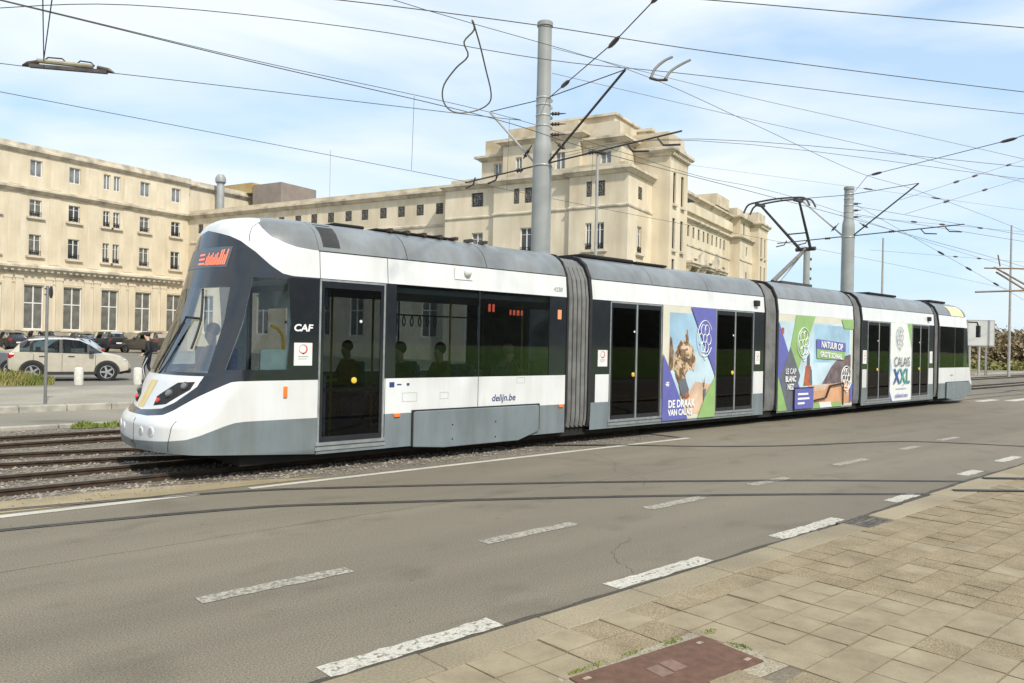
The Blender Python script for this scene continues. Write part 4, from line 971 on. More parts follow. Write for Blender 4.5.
for P in ([(15.86,.26),(15.86,.86),(16.92,.86),(16.92,.835),(15.885,.835),(15.885,.26)],[(16.98,.51),(17.62,.56),(17.86,.88),(18.66,.94),(18.66,.91),(17.88,.85),(17.64,.535),(16.98,.48)],[(18.64,.3),(18.64,.92),(18.66,.92),(18.66,.3)]): mb.prism(P,-1.268,-1.234,'y')
mb.build('cover_gasket',M['rubber'],A)
mb=MB()
for i,l in enumerate((.55,.62,.36)): mb.box(16.05,16.05+l,-1.2642,-1.2622,.66-.12*i,.71-.12*i)
mb.build('small_print',M['inkwhite'],A)
A=advert(); X0,X1_,Z0,Z1=21.95,23.61,.29,2.742
film(A,X0,X1_,Z0,Z1,[('ad_white',[(0,0),(1,0),(1,1),(0,1)]),('ad_green',[(.76,1),(1,1),(1,.66)]),('ad_violet',[(0,.12),(.12,0),(0,0)]),('ad_pale',[(0,.55),(.1,.4),(0,.3)])])
emblem(A,X0+.66,2.28,.30,.34,M['inkgrey'],9,.016)
text('advert_lettering','CALAIS',.42,(X0+.86,-1.2355,1.38),M['ad_slate'],A,bold=.0,sx=.92)
text('advert_lettering','XXL',.66,(X0+.86,-1.2355,.84),mat('xxl_print',(.05,.10,.34),.4,col2=(.10,.36,.28),scale=1.8,ramp=(.45,.55)),A,bold=.012)
text('advert_lettering','calaisxxl.com',.185,(X0+.84,-1.2355,.40),M['ad_violet'],A,bold=.001)
mb=MB(); mb.box(X0+.42,X0+1.24,-1.2355,-1.2335,.665,.685); mb.prism([(X0+.93,.80),(X0+1.0,.80),(X0+.965,.74)],-1.2355,-1.2335,'y'); mb.build('small_print',M['inkgrey'],A)
# ------------------------------------------------------------------ the hotel (x = p along the wings, y = -q)
BA=R(16.5)
hotel=thing('hotel_building','long cream rendered hotel with cornices, tall ground floor windows and a stepped central tower','building',(31.97,87.35,0),BA)
winmesh={}
def wmesh(key,fn):
    if key not in winmesh: winmesh[key]=fn()
    return winmesh[key]
def rawmesh(mb,name,mts):
    me=bpy.data.meshes.new(name); me.from_pydata(mb.v,[],mb.f)
    for m in (mts if isinstance(mts,list) else [mts]): me.materials.append(m)
    me.polygons.foreach_set('material_index',mb.m); fix(me); return me
def window(style,w,h,loc,rz):
    """window unit filling an opening w x h; local x across, y inward, z up from the sill"""
    def frame():
        m=MB(); t={'french':.09,'slit':.04}.get(style,.07)
        m.box(-w/2,-w/2+t,.12,.2,0,h); m.box(w/2-t,w/2,.12,.2,0,h); m.box(-w/2+t,w/2-t,.12,.2,0,t); m.box(-w/2+t,w/2-t,.12,.2,h-t,h)
        if style not in('grille','slit'): m.box(-t*.6,t*.6,.115,.2,t,h-t)
        if style=='french': m.box(-w/2+t,-t*.6,.12,.2,h*.58,h*.58+.1); m.box(t*.6,w/2-t,.12,.2,h*.58,h*.58+.1)
        elif style=='tall': 
            for s in (-1,1): m.box(min(s*t*.6,s*(w/2-t)),max(s*t*.6,s*(w/2-t)),.13,.19,h*.72,h*.72+.035)
        return rawmesh(m,'window',M['winframe'] if style not in('grille','slit') else M['iron'])
    o=inst(wmesh((style,w,h,'f'),frame),'window',hotel,loc,rz)
    rk=random.choice(['pane','pane','curtain']) if style=='tall' else ('curtain' if style=='french' else ('paneblue' if style=='attic' else 'pane'))
    def pn():
        m=MB(); m.quad((-w/2,.165,0),(w/2,.165,0),(w/2,.165,h),(-w/2,.165,h)); return rawmesh(m,'pane',M[rk])
    q=inst(wmesh((style,w,h,rk),pn),'pane',o,(0,0,0))
    if style in('tall',):
        def sill():
            m=MB(); m.box(-w/2-.28,w/2+.28,-.22,.0,-.2,-.03); m.box(-w/2-.2,w/2+.2,-.14,0,-.28,-.2); return rawmesh(m,'sill',M['stone'])
        inst(wmesh((style,w,h,'s'),sill),'sill',o,(0,0,0))
        def rl():
            m=MB(); m.box(-w/2,w/2,-.02,.02,.42,.46); m.box(-w/2,w/2,-.02,.02,.05,.08)
            for i in range(7): x=-w/2+.04+(w-.08)*i/6; m.box(x-.014,x+.014,-.012,.012,.08,.42)
            for i in range(3): m.box(-w/2+.1+i*w*.3,-w/2+.22+i*w*.3,-.012,.012,.16,.34)
            return rawmesh(m,'railing',M['iron'])
        inst(wmesh((style,w,h,'r'),rl),'railing',o,(0,0,0))
    if style=='grille':
        def gr():
            m=MB()
            for i in range(5): x=-w/2+w*(i+.5)/5; m.box(x-.018,x+.018,.0,.03,0,h)
            for j in range(3): z=h*(j+.5)/3; m.box(-w/2,w/2,-.004,.0,z-.018,z+.018)
            m.tube([(w*.26*math.cos(t*.524),-.02,h/2+h*.26*math.sin(t*.524)) for t in range(13)],.025,4); return rawmesh(m,'grille',M['iron_lt'])
        inst(wmesh((style,w,h,'g'),gr),'grille',o,(0,0,0))
M['iron_lt']=mat('painted_grille',(.16,.15,.13),.6,var=.2)
def facade(o,d,length,z0,z1,wins,mt='stucco',name='wall',reveal=.16):
    """o=(x,y) start, d=(dx,dy); the wall faces right of d; wins: (style, a, zsill, w, h)"""
    dx,dy=d; nx,ny=-dy,dx    # inward normal
    P=lambda a,dep,z:(o[0]+dx*a+nx*dep,o[1]+dy*a+ny*dep,z)
    holes=[(a-w/2,a+w/2,zs,zs+h) for _,a,zs,w,h in wins]
    A=sorted({0,length}|{h[0] for h in holes}|{h[1] for h in holes}); Z=sorted({z0,z1}|{h[2] for h in holes}|{h[3] for h in holes})
    mb=MB()
    for a,b in zip(A,A[1:]):
        for c,e in zip(Z,Z[1:]):
            am,zm=(a+b)/2,(c+e)/2
            if any(h[0]<am<h[1] and h[2]<zm<h[3] for h in holes): continue
            mb.quad(P(a,0,c),P(b,0,c),P(b,0,e),P(a,0,e))
    for a,b,c,e in holes:
        mb.quad(P(a,0,c),P(a,reveal+.05,c),P(a,reveal+.05,e),P(a,0,e)); mb.quad(P(b,0,c),P(b,0,e),P(b,reveal+.05,e),P(b,reveal+.05,c))
        mb.quad(P(a,0,e),P(a,reveal+.05,e),P(b,reveal+.05,e),P(b,0,e)); mb.quad(P(a,0,c),P(b,0,c),P(b,reveal+.05,c),P(a,reveal+.05,c))
    mb.build(name,M[mt],hotel)
    rz=math.atan2(dy,dx)
    for st,a,zs,w,h in wins: window(st,w,h,P(a,0,zs),rz)
    return P
def sweep(path,prof,mt,name,closed=False):
    """path of (x,y) with the outside on the right-hand side; prof of (out,z)"""
    n=len(path); m=len(prof); vs=[]
    for i,p in enumerate(path):
        p=Vector(p); a=(p-Vector(path[i-1])).normalized() if i>0 else None; b=(Vector(path[i+1])-p).normalized() if i<n-1 else None
        if a is None: a=b
        if b is None: b=a
        na,nb=Vector((a.y,-a.x)),Vector((b.y,-b.x)); mt_=(na+nb); k=mt_.length_squared
        mv=mt_*(2/k) if k>1e-6 else na
        for q,z in prof: vs.append((p.x+mv.x*q,p.y+mv.y*q,z))
    mb=MB(); f=[]
    for i in range(n-1):
        for j in range(m): f.append((i*m+j,i*m+(j+1)%m,(i+1)*m+(j+1)%m,(i+1)*m+j))
    f+= [tuple(range(m)),tuple(range((n-1)*m,n*m))]
    mb.add(vs,f); return mb.build(name,M[mt],hotel)
def B(pts): return [(p,-q) for p,q in pts]
def solid(name,p0,p1,q0,q1,z0,z1,mt='stucco'):
    mb=MB(); mb.box(p0,p1,-q1,-q0,z0,z1); return mb.build(name,M[mt],hotel)
# left wing, facing +q
bays=[-34.2,-30.6,-27.0,-23.4,-19.8,-16.15,-12.58,-8.85,-5.25,-1.62]
W1=[]
for i,p in enumerate(bays):
    a=p+45; pair=(i%5==2)
    for zs,h,st in ((8.85,1.9,'tall'),(12.38,1.55,'tall'),(16.03,1.5,'attic')):
        if pair:
            for s in (-.52,.52): W1.append((st,a+s,zs,.68,h))
        else: W1.append((st,a,zs,1.08,h))
    W1.append(('french',a,2.1,1.75,4.05))
facade((-45,0),(1,0),45,0,18.1,W1)
sweep(B([(-45,0),(-.0,0)]),[(0.002,0),(.10,0),(.10,1.95),(.05,2.0),(.002,2.0)],'plinth','plinth')
# ground floor cornice with modillions, upper ledge, roof cornice
sweep(B([(-45,0),(-.9,0)]),[(.002,7.15),(.12,7.15),(.14,7.32),(.30,7.36),(.55,7.62),(.62,7.66),(.62,7.84),(.18,8.0),(.002,8.02)],'stone','cornice')
mb=MB(); mb.box(0,.26,-.48,-.13,7.34,7.57); mod=rawmesh(mb,'modillion',M['stone'])
for i in range(75): inst(mod,'modillion',hotel,(-44.5+i*.58,0,0))
mb=MB()   # pilasters between the tall windows, two to a pier
mb.box(-.30,.30,-.13,-.002,2.0,6.7); mb.box(-.36,.36,-.17,-.002,6.7,6.95); pil=rawmesh(mb,'pilaster',M['stucco'])
for i,p in enumerate(bays[:-1]):
    c=(p+bays[i+1])/2
    for s in (-.46,.46): inst(pil,'pilaster',hotel,(c+s,0,0))
sweep(B([(-45,0),(-.9,0)]),[(.002,6.3),(.06,6.3),(.06,6.38),(.002,6.38)],'stucco','string_course')
mb=MB()   # surrounds of the tall windows
mb.prism([(-1.1,2.0),(-.9,2.0),(-.9,6.16),(.9,6.16),(.9,2.0),(1.1,2.0),(1.1,6.28),(-1.1,6.28)],-.055,-.003,'y'); wsu=rawmesh(mb,'window_surround',M['stucco'])
mb=MB(); mb.box(-1.15,1.15,-.14,-.003,1.92,1.998); wsl=rawmesh(mb,'window_ledge',M['stone'])
for p in bays: inst(wsu,'window_surround',hotel,(p,0,0)); inst(wsl,'window_ledge',hotel,(p,0,0))
mb=MB(); mb.box(-.55,.55,-.035,-.002,8.1,14.35); wp1=rawmesh(mb,'wall_panel',M['stucco']); mb=MB(); mb.box(-.5,.5,-.03,-.002,15.1,17.7); wp2=rawmesh(mb,'wall_panel',M['stucco'])
for i,p in enumerate(bays[:-1]):
    c=(p+bays[i+1])/2; inst(wp1,'wall_panel',hotel,(c,0,0)); inst(wp2,'wall_panel',hotel,(c,0,0))
LED=[(.002,14.42),(.12,14.46),(.30,14.66),(.42,14.72),(.42,14.92),(.05,15.02),(.002,15.02)]
ROOF=[(.002,17.95),(.12,18.0),(.28,18.2),(.36,18.25),(.36,18.45),(.25,18.5),(.25,18.82),(.002,18.82)]
main_path=B([(-45,0),(0,0),(0,35.2),(-1.2,35.2),(-1.2,40.3),(-1.6,40.3),(-1.6,47.3),(-1.9,47.3),(-1.9,52.1),(2.8,52.1)])
sweep(B([(-45,0),(0.0,0),(0,8.0)]),[(o*.75,z) for o,z in LED],'stone','cornice') if False else None
sweep(main_path,LED,'stone','cornice')
sweep(B([(-45,0),(0,0)]),ROOF,'stone','cornice')
facade((0,.6),(1,0),14,14.9,18.1,[]); sweep(B([(0,-.6),(14,-.6)]),ROOF,'stone','cornice'); solid('wall',-.002,0,-.6,-.001,15.0,18.1)
solid('roof',-45,14,-13,-.6,18.6,18.8,'roofing'); solid('roof',-45,0,-.6,-.0,18.55,18.75,'roofing'); 
facade((-45,13),(0,-1),13,0,18.8,[]); 
# middle wing, facing -p
W2=[('grille',q,12.72,.78,1.0) for q in [.9+2.72*i for i in range(13)]]
W2=[('grille',q,12.85,.80,.95) for q in (2.0,4.75,7.4,9.8,11.93,14.3,16.6,18.75,20.95,23.18,25.2,27.4,29.5,31.6,33.72)]
W2+= [('tall',3.4+4.2*i,8.9,1.1,1.9) for i in range(8)]+[('french',3.4+4.2*i,2.1,1.7,4.0) for i in range(8)]
facade((0,0),(0,-1),35.2,0,14.95,W2)
sweep(B([(0,.35),(0,35.2)]),[(.002,11.75),(.07,11.75),(.09,11.85),(.09,11.95),(.002,12.0)],'stone','string_course')
solid('roof',.05,14,0,36,14.85,15.0,'roofing'); sweep(B([(.02,.3),(.02,35.1)]),[(.002,15.0),(.16,15.0),(.16,15.28),(-.25,15.28),(-.25,15.0)],'parapet','parapet')
# central block: three steps towards the camera side, then the side face
g=lambda *a:[('grille',)+x for x in a]; t=lambda *a:[('tall',)+x for x in a]
facade((-1.2,-35.2),(0,-1),5.1,0,14.95,g((3.25,12.95,1.15,1.15))+t((3.3,8.9,1.1,1.9)))
facade((-1.6,-40.3),(0,-1),7.0,0,14.95,g((2.15,12.85,.5,1.2),(3.25,12.85,.7,1.2))+t((3.1,8.9,1.1,2.0)))
facade((-1.9,-47.3),(0,-1),4.8,0,14.95,g((1.65,12.85,.45,1.15),(2.55,12.85,.8,1.15))+t((1.65,8.9,.5,2.0),(2.55,8.9,.75,2.0)))
facade((-1.9,-52.1),(1,0),4.7,0,14.95,g((2.3,12.78,.8,.95))+t((2.3,8.75,.85,2.0)))
for a,b in (((-1.2,35.2),(-1.2,40.3)),): pass
sweep(B([(-1.2,35.2),(-1.2,40.3),(-1.6,40.3),(-1.6,47.3),(-1.9,47.3),(-1.9,52.1),(2.8,52.1)]),[(.002,11.95),(.06,11.98),(.09,12.05),(.09,12.15),(.002,12.2)],'stone','string_course')
facade((0,-35.2),(-1,0),1.2,0,14.95,[])
solid('roof',-1.1,14,35.3,52.0,14.8,14.98,'roofing')
sweep(B([(-.9,35.6),(-.9,40.6),(-1.25,40.6),(-1.25,47.6),(-1.5,47.6),(-1.5,51.6),(2.7,51.6)]),[(.05,14.98),(.05,15.35),(-.25,15.35),(-.25,14.98)],'parapet','parapet')
# upper stage
facade((.2,-37.9),(0,-1),2.4,14.98,17.2,[('attic',1.6,15.35,.75,1.35)])
facade((-.3,-40.3),(0,-1),7.0,14.98,18.2,[('attic',1.5,15.4,.6,1.5),('attic',5.3,15.4,.85,1.5)])
facade((-.3,-47.3),(1,0),.5,14.98,18.2,[])
facade((.2,-47.3),(0,-1),3.3,14.98,17.6,[('attic',2.0,15.35,.9,1.4)])
facade((.2,-50.6),(1,0),2.8,14.98,17.6,[])
facade((3,-37.9),(-1,0),2.8,14.98,17.2,[])
UP=lambda z:[(.002,z-.35),(.1,z-.3),(.35,z-.1),(.5,z-.06),(.5,z+.12),(.05,z+.2),(.002,z+.2)]
sweep(B([(3,37.9),(.2,37.9),(.2,40.28)]),UP(17.25),'stone','cornice'); solid('parapet',.4,3,38.1,40.2,17.4,18.75,'parapet')
sweep(B([(3,40.3),(-.3,40.3),(-.3,47.3),(3,47.3)]),UP(18.2),'stone','cornice'); solid('parapet',0,5,40.6,47.0,18.38,19.35,'parapet')
sweep(B([(.2,47.32),(.2,50.6),(2.8,50.6)]),UP(17.65),'stone','cornice'); solid('parapet',.5,6,47.3,50.3,17.8,19.0,'parapet')
solid('parapet',2,9,42.4,49.2,19.34,19.95,'parapet'); solid('parapet',1.8,9.2,42.2,49.4,19.95,20.13,'stone')
solid('parapet',4,12,37.6,51.0,15,18.9,'parapet'); solid('parapet',3.8,12.2,49.6,51.6,18.9,19.1,'stone')
# corner towers and the right wing, facing +q
def tower(p0,q0,q1,qin):
    facade((p0,-qin),(0,-1),q1-qin,0,17.1,[])
    facade((p0,-q1),(1,0),4.2,0,17.1,[('slit',1.05,12.95,.62,2.4),('slit',1.05,9.4,.62,2.4),('slit',1.05,6.6,.62,2.0),('slit',2.9,12.95,.62,2.4),('slit',2.9,9.4,.62,2.4)])
    facade((p0+4.2,-q1),(0,1),4.8,0,17.1,[])
    sweep(B([(p0,qin),(p0,q1),(p0+4.2,q1),(p0+4.2,q1-4.8)]),[(.002,16.5),(.08,16.52),(.12,16.72),(.30,16.80),(.42,16.92),(.42,17.12),(.1,17.22),(.002,17.22)],'stone','cornice')
    mb=MB(); mb.box(.1,.32,-q1-.28,-q1-.10,16.56,16.78); md=rawmesh(mb,'modillion',M['stone'])
    for i in range(9): inst(md,'modillion',hotel,(p0+i*.47,0,0))
    solid('parapet',p0+.3,p0+3.9,qin+.3,q1-.25,17.2,18.45,'parapet'); solid('roof',p0+.05,p0+4.15,qin,q1-.05,17.0,17.19,'roofing')
    for pa in (p0+1.05,p0+2.9):
        for z in (12.9,9.35): solid('sill',pa-.42,pa+.42,q1+.002,q1+.2,z-.2,z-.03,'stone')
tower(2.8,52.1,53.55,49.0)
W5=[('slit',a,12.95,.62,1.15) for a in (15.4,17.1,18.8,20.5,22.0,23.6,25.2,26.7,28.2)]+[('tall',15.4+2.55*i,8.75,1.2,2.2) for i in range(6)]
facade((7,-48.5),(1,0),30.5,0,17.0,W5)
sweep(B([(7,48.5),(37.5,48.5),(37.5,49.7),(43,49.7)]),[(.002,14.5),(.1,14.52),(.26,14.62),(.36,14.66),(.36,14.86),(.05,14.98),(.002,14.98)],'stone','cornice')
sweep(B([(7,48.5),(37.5,48.5),(37.5,49.4),(43,49.4)]),UP(17.1),'stone','cornice')
sweep(B([(12,48.5),(37.5,48.5)]),[(.002,15.35),(.34,15.35),(.34,16.35),(.002,16.35)],'stucco','attic_band')
sweep(B([(7,48.5),(37.5,48.5)]),[(.002,12.0),(.1,12.02),(.1,12.18),(.002,12.2)],'stone','string_course')
solid('parapet',7,37.4,40,48.0,17.2,17.9,'parapet'); solid('roof',7,37,36,48.4,16.9,17.2,'roofing')
facade((37.5,-48.5),(0,-1),1.2,0,17.0,[])
facade((37.5,-49.7),(1,0),5.5,0,14.95,[('slit',2.9,12.75,.6,1.05),('slit',2.9,9.2,.6,1.6)])
facade((37.9,-49.4),(1,0),5.1,14.9,17.2,[('slit',2.3,15.3,.6,1.4)])
facade((37.9,-48.5),(0,-1),.9,14.9,17.2,[])
sweep(B([(37.5,49.7),(43,49.7)]),[(.002,11.95),(.06,11.98),(.09,12.05),(.09,12.15),(.002,12.2)],'stone','string_course')
solid('roof',37.6,43,45,49.6,14.8,14.96,'roofing'); solid('parapet',38.2,43,44,49.1,17.3,18.3,'parapet')
tower(43.0,49.7,50.55,46.0)
solid('parapet',33,38,44,48.2,17.9,19.2,'parapet')
for p in (22.3,27.2,31.9):   # balconies with carved brackets under them
    mb=MB(); mb.box(p-1.75,p+1.75,-49.6,-48.51,10.1,10.32); mb.box(p-1.65,p+1.65,-49.45,-48.51,9.85,10.1)
    for s in (-1.3,1.3): mb.prism([(-48.51,8.6),(-48.9,8.8),(-49.4,9.85),(-48.51,9.85)],p+s-.2,p+s+.2,'x')
    mb.build('balcony',M['stone'],hotel)
for p in (22.3,27.2,31.9):
    mb=MB(); mb.prism([(p-1.4,10.33),(p+1.4,10.33),(p+1.3,11.4),(p+.5,11.9),(p-.5,11.9),(p-1.3,11.4)],-48.62,-48.505,'y'); mb.build('carved_panel',M['stone'],hotel)
# roof boxes and the metal flue
solid('roof_box',8,11,-4.4,.55,18.7,19.9,'rust_render'); solid('roof_box',8,13.5,.72,5.4,15,19.55,'brownbox'); solid('roof_box',9,14,8.5,13.7,15,17.5,'winframe')
mb=MB(); mb.lathe([(.42,14.9),(.42,18.6),(.40,18.65),(.40,18.9),(.58,19.1),(.58,19.55),(.35,19.95),(.1,20.0)],(3.6,-.55,0),18); mb.build('flue',M['flue'],hotel,smooth=40)
mb=MB(); mb.tube([(10,-11,15),(10,-11,23)],.03,5); mb.build('aerial',M['steel'],hotel)
solid('core',.6,13.9,.2,51,0,14.7,'roofing'); solid('core',-44.9,13.9,-12.9,-.7,0,18,'roofing'); solid('core',3.4,42,38,47.8,0,16.8,'roofing')

# ------------------------------------------------------------------ cars
def car(name,label,loc,rz,L,Wd,H,paint,roofpaint=None,kind='hatch',group='cars parked in front of the hotel',cladding=True,bars=False):
    t_=thing(name,label,'car',loc,rz,group); h=L/2; k=H/1.5
    if kind=='hatch':
        ST=[(-h,.46,.72,.76,.62,.66,.5),(-h+.04,.33,.86,.93,.78,.80,.60),(-h+.14,.27,.98,1.04,.84,.83,.66),(-h+.36,.25,1.0,1.30,.87,.85,.60),(-h+.62,.24,1.0,1.43,.875,.865,.60),(-h+1.1,.23,.985,1.48,.875,.87,.61),(-h+1.75,.22,.965,1.5,.875,.87,.62),(-h+2.2,.22,.95,1.465,.875,.87,.61),(-h+2.55,.22,.94,1.30,.875,.865,.64),(-h+2.95,.22,.935,1.02,.875,.85,.72),(-h+3.2,.22,.93,.97,.87,.83,.70),(h-.35,.23,.84,.90,.84,.78,.62),(h-.10,.28,.68,.74,.78,.70,.52),(h,.36,.55,.60,.62,.56,.42)]
    else:
        ST=[(-h,.50,.80,.86,.68,.70,.52),(-h+.05,.36,1.0,1.04,.82,.82,.62),(-h+.14,.30,1.02,1.10,.87,.85,.68),(-h+.30,.27,1.02,1.36,.89,.87,.64),(-h+.5,.26,1.02,1.47,.9,.88,.65),(-h+1.2,.25,1.0,1.5,.9,.88,.66),(-h+2.0,.25,.98,1.5,.9,.88,.66),(-h+2.45,.25,.97,1.44,.9,.88,.64),(-h+2.8,.25,.96,1.26,.9,.87,.68),(-h+3.2,.25,.95,1.03,.89,.85,.74),(-h+3.5,.25,.94,.99,.88,.84,.72),(h-.35,.27,.88,.94,.86,.80,.66),(h-.08,.32,.72,.78,.80,.72,.56),(h,.40,.6,.66,.66,.6,.46)]
    ws=Wd/1.75; R_=[]
    for (x,zb,zs,zt,wl,wsd,wt) in ST:
        zb,zs,zt=zb*k,zs*k,zt*k; wl,wsd,wt=wl*ws,wsd*ws,wt*ws; zm=zb+(zs-zb)*.45
        R_.append([(x,0,zb),(x,wl*.86,zb),(x,wl,zb+.10),(x,wl*1.005,zm),(x,wsd,zs),(x,(wsd*.12+wt*.88),zt-.05*k if zt-zs>.2 else zs+(zt-zs)*.6),(x,wt*.78,zt-.005),(x,0,zt)])
    body=MB(); gl=MB(); n=8
    def face(i,j,s,mbx,mi=0,off=0):
        q=[R_[i][j],R_[i+1][j],R_[i+1][j+1],R_[i][j+1]]; q=[(p[0],p[1]*s,p[2]) for p in q]; mbx.add(q,[(0,1,2,3)],mi)
    ngl=[]
    for i in range(len(R_)-1):
        x=(ST[i][0]+ST[i+1][0])/2; dz=abs(ST[i+1][3]-ST[i][3])
        for j in range(7):
            for s in (1,-1):
                tallg=min(ST[i][3]-ST[i][2],ST[i+1][3]-ST[i+1][2])
                isg=(j==4 and max(ST[i][3]-ST[i][2],ST[i+1][3]-ST[i+1][2])>.3 and -h+.35<x<-h+2.9) or (j in(5,6) and ((-h+.13<x<-h+.62 and dz>.1) or (-h+2.1<x<-h+2.96 and dz>.1)))
                face(i,j,s,gl if isg else body,1 if (roofpaint and j>=5 and ST[i][3]>1.25) else (2 if j<=1 else 0))
    for e,rv in ((0,1),(len(R_)-1,0)):
        P=R_[e]; body.add([(p[0],p[1],p[2]) for p in P]+[(p[0],-p[1],p[2]) for p in P[1:-1]][::-1],[tuple(range(14))],0)
    b=body.build('body',[paint,roofpaint or paint,M['cladding']],t_)
    bm=bmesh.new(); bm.from_mesh(b.data); bmesh.ops.remove_doubles(bm,verts=bm.verts,dist=.001); bm.to_mesh(b.data); bm.free()
    for p in b.data.polygons: p.use_smooth=True
    b.data.set_sharp_from_angle(angle=R(32))
    g_=gl.build('window',M['carglass'],t_)
    cab=MB(); cab.box(-h+.4,-h+2.6,-.7*ws,.7*ws,.5*k,.80*k); 
    for yy in (-.36,.36): cab.box(-h+1.75,-h+1.95,yy-.2,yy+.2,.8*k,1.2*k); cab.box(-h+.85,-h+1.0,yy-.2,yy+.2,.8*k,1.15*k)
    cab.build('interior',M['interior_dk'],t_)
    # pillars and door gaps
    for s in (1,-1):
        for x in (-h+1.62,-h+.72,-h+2.5):
            w=.05; pl=MB()
            za,zb=.97*k,(lerp(x,[(q[0],q[3]) for q in ST])-.05)*k; ya,yb=lerp(x,[(q[0],q[5]) for q in ST])*ws,lerp(x,[(q[0],q[6]) for q in ST])*ws
            yb=ya*.12+yb*.88
            pl.add([(x-w,s*(ya+.004),za),(x+w,s*(ya+.004),za),(x+w,s*(yb+.006),zb),(x-w,s*(yb+.006),zb)],[(0,1,2,3)]); pl.build('door_pillar',M['cladding'],t_)
    dg=MB()
    for s in (1,-1):
        for x in (-h+.78,-h+1.66,-h+2.72): dg.box(x-.006,x+.006,s*.878*ws-.004,s*.878*ws+.004,.36*k,.93*k)
        for x in (-h+.95,-h+1.85): dg.box(x,x+.2,s*.88*ws-.012,s*.88*ws+.012,.84*k,.87*k)
    dg.build('door_seam',M['cladding'],t_)
    wb=(-h+.76,h-.80)
    for x in wb:
        for s in (1,-1):
            w=MB(); w.lathe([(.16,-.10),(.30,-.10),(.325,-.07),(.325,.07),(.30,.10),(.235,.10),(.22,.06)],(0,0,0),22,'y'); o=w.build('wheel',M['tyre'],t_,smooth=40); o.location=(x,s*.80*ws,.325); o.rotation_euler=(0,0,0 if s>0 else math.pi)
            w=MB(); w.lathe([(.23,.085),(.215,.07)],(0,0,0),22,'y',1); w.lathe([(.06,.10),(.05,.115)],(0,0,0),12,'y')
            for q in range(5):
                a=q*1.2566; c,s_=math.cos(a),math.sin(a); pa=[(.04*c-.035*s_,.04*s_+.035*c),(.22*c-.03*s_,.22*s_+.03*c),(.22*c+.03*s_,.22*s_-.03*c),(.04*c+.035*s_,.04*s_-.035*c)]
                w.prism(pa,.088,.106,'y')
            w.lathe([(.235,.075),(.235,.108),(.212,.108),(.212,.075)],(0,0,0),22,'y',0)
            w.build('rim',[M['rim'],M['cladding']],o)
            if cladding:
                a=MB(); vs=[]; 
                for q in range(15):
                    tt=math.pi*(-.06+1.12*q/14); 
                    for r_ in (.345,.425): vs.append((x+r_*math.cos(tt),s*.893*ws,.325+r_*math.sin(tt)))
                    vs.append((x+.345*math.cos(tt),s*.80*ws,.325+.345*math.sin(tt)))
                for q in range(14):
                    o_=q*3; a.f+= [(o_,o_+3,o_+4,o_+1),(o_,o_+2,o_+5,o_+3)]; a.m+= [0,0]
                a.v=vs; a.build('wheel_arch',M['cladding'],t_)
            d=MB(); d.lathe([(.36,-.02),(.36,.02)],(x,s*.872*ws,.335),20,'y'); d.build('wheel_well',M['under'],t_)
    for s in(1,-1):
        mb=MB(); mb.box(wb[0]+.42,wb[1]-.42,s*.885*ws-.02,s*.885*ws+.012,.22*k,.33*k); mb.build('side_sill',M['cladding'],t_,bevel=.02)
    mb=MB(); mb.box(-h-.03,-h+.25,-.70*ws,.70*ws,.30*k,.56*k); mb.build('rear_bumper',M['cladding'],t_,bevel=.05)
    mb=MB(); mb.box(h-.2,h+.03,-.62*ws,.62*ws,.26*k,.42*k); mb.build('front_bumper',M['cladding'],t_,bevel=.05)
    for s in (1,-1):
        mb=MB(); mb.box(-h+.02,-h+.30,s*.70*ws-.14,s*.70*ws+.14,.78*k,.97*k); mb.build('tail_lamp',M['taillamp'],t_,bevel=.05)
        mb=MB(); mb.box(h-.40,h-.14,s*.62*ws-.13,s*.62*ws+.13,.66*k,.78*k); mb.build('headlamp',M['lens'],t_,bevel=.05)
        mb=MB(); mb.box(-h+2.5,-h+2.66,s*.97*ws-.1,s*.97*ws+.06,.95*k,1.09*k); mb.build('door_mirror',M['cladding'],t_,bevel=.04)
    mb=MB(); mb.box(-h-.005,-h+.015,-.26,.26,.62*k,.73*k); mb.build('number_plate',M['plate'],t_)
    if bars:
        mb=MB()
        for s in (1,-1): mb.tube([(-h+.7,s*.56*ws,H-.0),(-h+.8,s*.56*ws,H+.05),(-h+2.0,s*.56*ws,H+.05),(-h+2.1,s*.56*ws,H-.02)],.018,6)
        mb.build('roof_rail',M['cladding'],t_)
    return t_
def paint(n,c,r=.3): return mat('car_paint_'+n,c,r,.15,var=.05,coat=.6)
PB=paint('beige',(.52,.475,.38)); PW=paint('white',(.72,.70,.66)); PK=paint('black',(.02,.02,.022)); PG=paint('grey',(.10,.105,.11)); PS=paint('silver',(.30,.31,.31)); PD=paint('dark_bronze',(.075,.065,.05)); PR=paint('plum',(.05,.035,.04))
gz=.148
car('parked_car','beige hatchback with white roof and black wheel arches behind the white bollards',(7.68,32.45,gz),R(-11),3.9,1.75,1.55,PB,PW,bars=True)
car('parked_car','dark grey car at the left edge, its silver bumper half hidden behind the verge grass',(5.3,36.0,gz),R(-20),4.2,1.78,1.48,PG,cladding=False)
car('parked_car','pale silver car with a long windscreen just behind the beige hatchback',(9.4,43.0,gz),R(-160),4.3,1.78,1.5,PS,cladding=False,bars=True)
bz=BA+R(90)
car('parked_car','black car at the far left, close to the hotel wall',(14.4,82.4,gz),bz,4.2,1.8,1.7,PK,cladding=False)
car('parked_car','grey car parked below the second tall ground floor window',(16.7,82.3,gz),bz,4.1,1.8,1.85,PS,kind='suv',cladding=False)
car('parked_car','plum coloured car with bright red tail lamps parked beside the black people carrier',(19.6,80.9,gz),bz,4.2,1.8,1.75,PR,cladding=False)
car('parked_car','black people carrier with a white number plate, rear to the camera',(21.6,79.1,gz),bz,4.2,1.95,1.9,PK,kind='suv')
